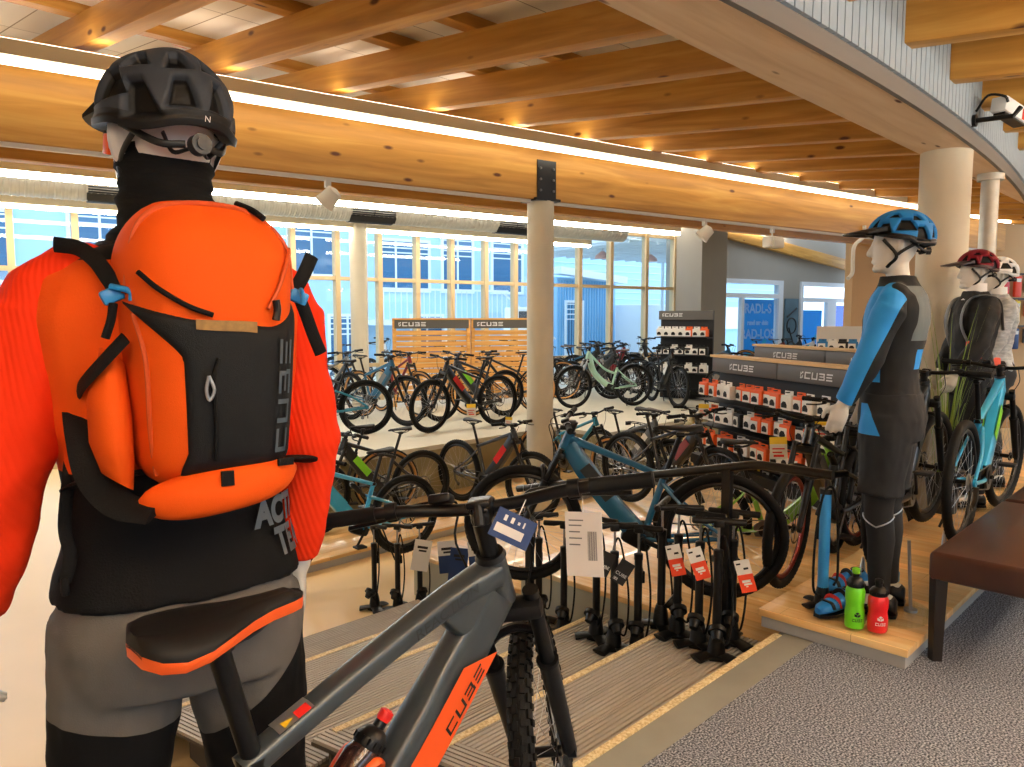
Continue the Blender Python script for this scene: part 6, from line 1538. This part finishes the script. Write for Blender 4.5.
for px, py, Y, roll, lab in ((610, 553, 3.75, 24, 'black hanging card reading CUBE, closer to the white plastic tag'), (629, 562, 3.72, 30, 'black hanging card reading CUBE, closer to the orange cards')):
    p = aty(px, py, Y); card('pump_card', lab, 'hang card', p, .075, .125, face(p), R(roll), (CARDK, CARDK, WPRINT), [('txt', ('CUBE', 0, .62, .2)), ('bar', (-.35, .8, -.05, .92, 6))], 'black pump cards', .5)
for px, py, Y, roll, m, lab in ((424, 540, 5.6, 10, CARDW, 'white card on the pump cluster beyond the stairs'), (446, 541, 5.4, -4, CARDW, 'white topped card with a black bicycle print, beside the pale pump card'), (460, 548, 5.3, 6, NAVY, 'blue pack hanging below the handlebar of the graphite bicycle'), (476, 541, 5.3, -6, CARDW, 'white topped blue card close to the stem of the graphite bicycle')):
    p = aty(px, py, Y); card('pump_card', lab, 'hang card', p, .13, .24, face(p), R(roll), (m, NAVY if px > 430 else CARDW, PRINT), [('box', (-.3, .2, .3, .28)), ('box', (-.2, .32, .25, .38))], None, .45)
# tags on the graphite bicycle
p = aty(519, 515, 1.56); card('price_tag', 'navy blue price tag hanging from the handlebar of the graphite bicycle', 'price tag', p, .088, .062, face(p) + R(10), R(27), (NAVY, NAVY, CARDW), [('box', (-.42, .5, .3, .8)), ('box', (-.3, .16, -.22, .36)), ('box', (-.12, .16, -.04, .36)), ('box', (.06, .22, .12, .32)), ('box', (.2, .16, .24, .36))], None, .5, R(-12), .035)
p = aty(583, 512, 1.58); t = card('plastic_tag', 'white plastic document sleeve with a barcode hanging from the brake lever', 'document sleeve', p, .082, .135, face(p) - R(20), R(-5), (CARDW, CARDW, MGREY), [('bar', (.1, .3, .35, .75, 12)), ('box', (-.4, .12, .0, .14)), ('box', (-.4, .2, -.05, .22)), ('box', (-.4, .3, -.1, .32)), ('box', (-.4, .4, -.05, .42)), ('box', (-.4, .5, -.1, .52))], None, .5, R(-6), .03)
for px, py, Y, w, lab in ((471, 404, 8.4, .1, 'yellow topped price card on the dark bicycle with the red panel'), (509, 417, 8.6, .08, 'small white price card before the shoe bearing column'), (704, 404, 7.6, .1, 'yellow topped price card above the cream bicycle'), (778, 437, 5.9, .13, 'yellow topped price card before the lowest row of packs'), (822, 418, 5.7, .13, 'yellow topped price card beside the glove of the blue mannequin')):
    p = aty(px, py, Y); card('price_card', lab, 'price card', p, w, w * 1.35, face(p), R((px % 7 - 3) * 2), (CARDY, CARDW, RED), [('box', (-.35, .5, .35, .56)), ('box', (-.35, .66, .2, .72)), ('box', (-.3, .8, .3, .9))], 'price cards on the bicycles', .32, 0, .05)
# bottles on the glass base
for px, py, m, lab, capm in ((854, 626, mat('bottle green', '#6fdc1e', .35, coat=.3), 'bright green drinking bottle on the glass base of the blue mannequin', BLK), (877, 630, mat('bottle red', '#e31b23', .35, coat=.3), 'red drinking bottle on the glass base of the blue mannequin', BLK)):
    p = atz(px, py, .104); g = px < 860
    t = thing('water_bottle', lab, 'bottle', p, face(p)); h = .225 if g else .195; bottle(t, (m, capm, GRN if g else BLK), h, .042 if g else .043, 'z', 0)
    b = MB(); q, w = cube_quads(1, .1, False); fn = lambda x, z: V((.0432 * sin(x / .043), -.0432 * cos(x / .043), z)); b.quadmap(q, lambda x, y: fn(-.02 + .045 * x / w + .012, .035 + .013 * y), 2, 1)
    b.quadmap([[(.0, .06), (.012, .056), (.012, .066), (.0, .072)], [(.014, .056), (.026, .06), (.026, .07), (.014, .066)], [(.004, .074), (.013, .068), (.022, .074), (.013, .08)]], fn, 2, 1); b.build('lettering', PRINT if g else WPRINT, t, 0)
# blue pump and blue shoes
p = atz(822, 606, .09); t = thing('floor_pump', 'light blue floor pump standing on the platform in front of the blue mannequin', 'pump', p, R(20))
b = MB(); b.rbox((0, 0, .012), (.1, .06, .024), .008); 
for a in (0, 180, 90): b.tube([(0, 0, .02), (.1 * cos(R(a)), .1 * sin(R(a)), .012)], [.03, .03], 10, flat=(.3, 1), up=V((0, 0, 1)))
b.lathe([(.04, .02), (.034, .06), (.026, .1)], 16); b.build('pump_base', BLK, t)
PBL = mat('pump blue', '#2f8fd6', .35, coat=.4); b = MB(); b.cyl((0, 0, .08), (0, 0, .56), .026, seg=20); b.build('barrel', PBL, t)
b = MB(); b.cyl((0, 0, .56), (0, 0, .585), .03, seg=20); b.cyl((0, 0, .585), (0, 0, .64), .008, seg=10); b.tube([(-.12, 0, .65), (-.05, 0, .65), (.05, 0, .65), (.12, 0, .65)], [.017, .018, .018, .017], 14); b.build('handle', BLK, t)
b = MB(); b.tube(smooth_path([(-.03, -.02, .06), (-.085, -.03, .12), (-.07, -.02, .38), (-.03, -.02, .57), (.02, -.03, .58), (.05, -.03, .4), (.06, -.03, .16), (.02, -.05, .12)], 6), .006, 8); b.build('hose', RUB, t)
for px, py, rz, lab in ((838, 612, -62, 'blue and black cycling shoe at the edge of the glass base'), (845, 590, -70, 'blue and black cycling shoe tucked behind its mate by the leggings')):
    p = atz(px, py, .104); t = thing('cycling_shoe', lab, 'shoe', (p.x, p.y, .104), R(rz) + R(180), 'blue cycling shoes'); a = V((0, 0, .0))
    b = MB(); st = [(-.12, .028, .075), (-.105, .038, .088), (-.06, .038, .09), (0, .041, .075), (.06, .047, .056), (.11, .04, .045), (.14, .018, .03)]
    b.loft([[V((w * cos(q), y, .014 + h * (.5 + .5 * sin(q)))) for q in [2 * pi * k / 16 for k in range(16)]] for y, w, h in st]); b.build('upper', SHB, t, 60)
    b = MB(); b.loft([[V((w * 1.1 * cos(q), y * 1.04, .001 + .016 * (sin(q) > 0))) for q in [2 * pi * k / 16 for k in range(16)]] for y, w, h in st]); b.build('sole', BLK, t, 40)
    b = MB(); b.lathe([(.028, .09), (.034, .1), (.03, .104), (.02, .095)], 16, c=(0, -.075, 0)); b.build('collar', BLK, t)
    for y in (-.01, .04, .08): b = MB(); b.tube(smooth_path([(-.046, y, .04), (-.03, y, .085 - y * .25), (.0, y, .1 - y * .4), (.03, y, .085 - y * .25), (.046, y, .04)], 4), .009, 6, flat=(.4, 1.2)); b.build('strap', BLK if y != .04 else RED, t)
# ornamental grass by the thick column
t = thing('ornamental_grass', 'tall green ornamental grass in a dark pot before the thick column', 'plant', SF(4.2, .02, .09), 0)
b = MB(); b.lathe([(.09, 0), (.13, .3), (.14, .31), (.12, .3), (.1, .27)], 20); b.build('pot', DGREY, t)
b = MB(); rr = random.Random(4)
for i in range(38):
    a = rr.uniform(0, 2 * pi); r0 = rr.uniform(0, .08); ln = rr.uniform(.6, 1.35); le = rr.uniform(.05, .4); d = V((cos(a), sin(a), 0)); w = V((-sin(a), cos(a), 0)) * .006; vs, fs = [], []
    for k in range(7):
        u = k / 6; q = d * (r0 + le * u ** 2) + V((0, 0, .26 + ln * (u - .18 * u * u * le * 2))); ww = w * (1 - u * .95) * 1.4; vs += [q - ww, q + ww]
    for k in range(6): fs.append((2 * k, 2 * k + 1, 2 * k + 3, 2 * k + 2))
    b.add(vs, fs)
b.build('leaves', mat('grass leaf', '#7f9a3a', .6, var=.3, vscale=6), t, 0, False)
# ================================================================== light, camera
w = bpy.data.worlds.new('World'); SC.world = w; w.use_nodes = True; bg = w.node_tree.nodes['Background']
bg.inputs[0].default_value = lin('#d6e8fa'); bg.inputs[1].default_value = 2.2
cam = bpy.data.cameras.new('Camera'); co = bpy.data.objects.new('Camera', cam); COL.objects.link(co)
cam.sensor_width = 36; cam.sensor_fit = 'HORIZONTAL'; cam.lens = F * 36 / 1024; cam.clip_start = .05; cam.clip_end = 200
co.location = (0, 0, CAMZ); co.rotation_euler = (pi / 2 - TH, 0, 0); SC.camera = co
SC.view_settings.view_transform = 'Standard'; SC.view_settings.look = 'None'; SC.view_settings.exposure = 0.6; SC.view_settings.gamma = 1; SC.view_settings.use_curve_mapping = False
SC.cycles.max_bounces = 8; SC.cycles.transparent_max_bounces = 16
try: SC.cycles.use_denoising = True
except Exception: pass
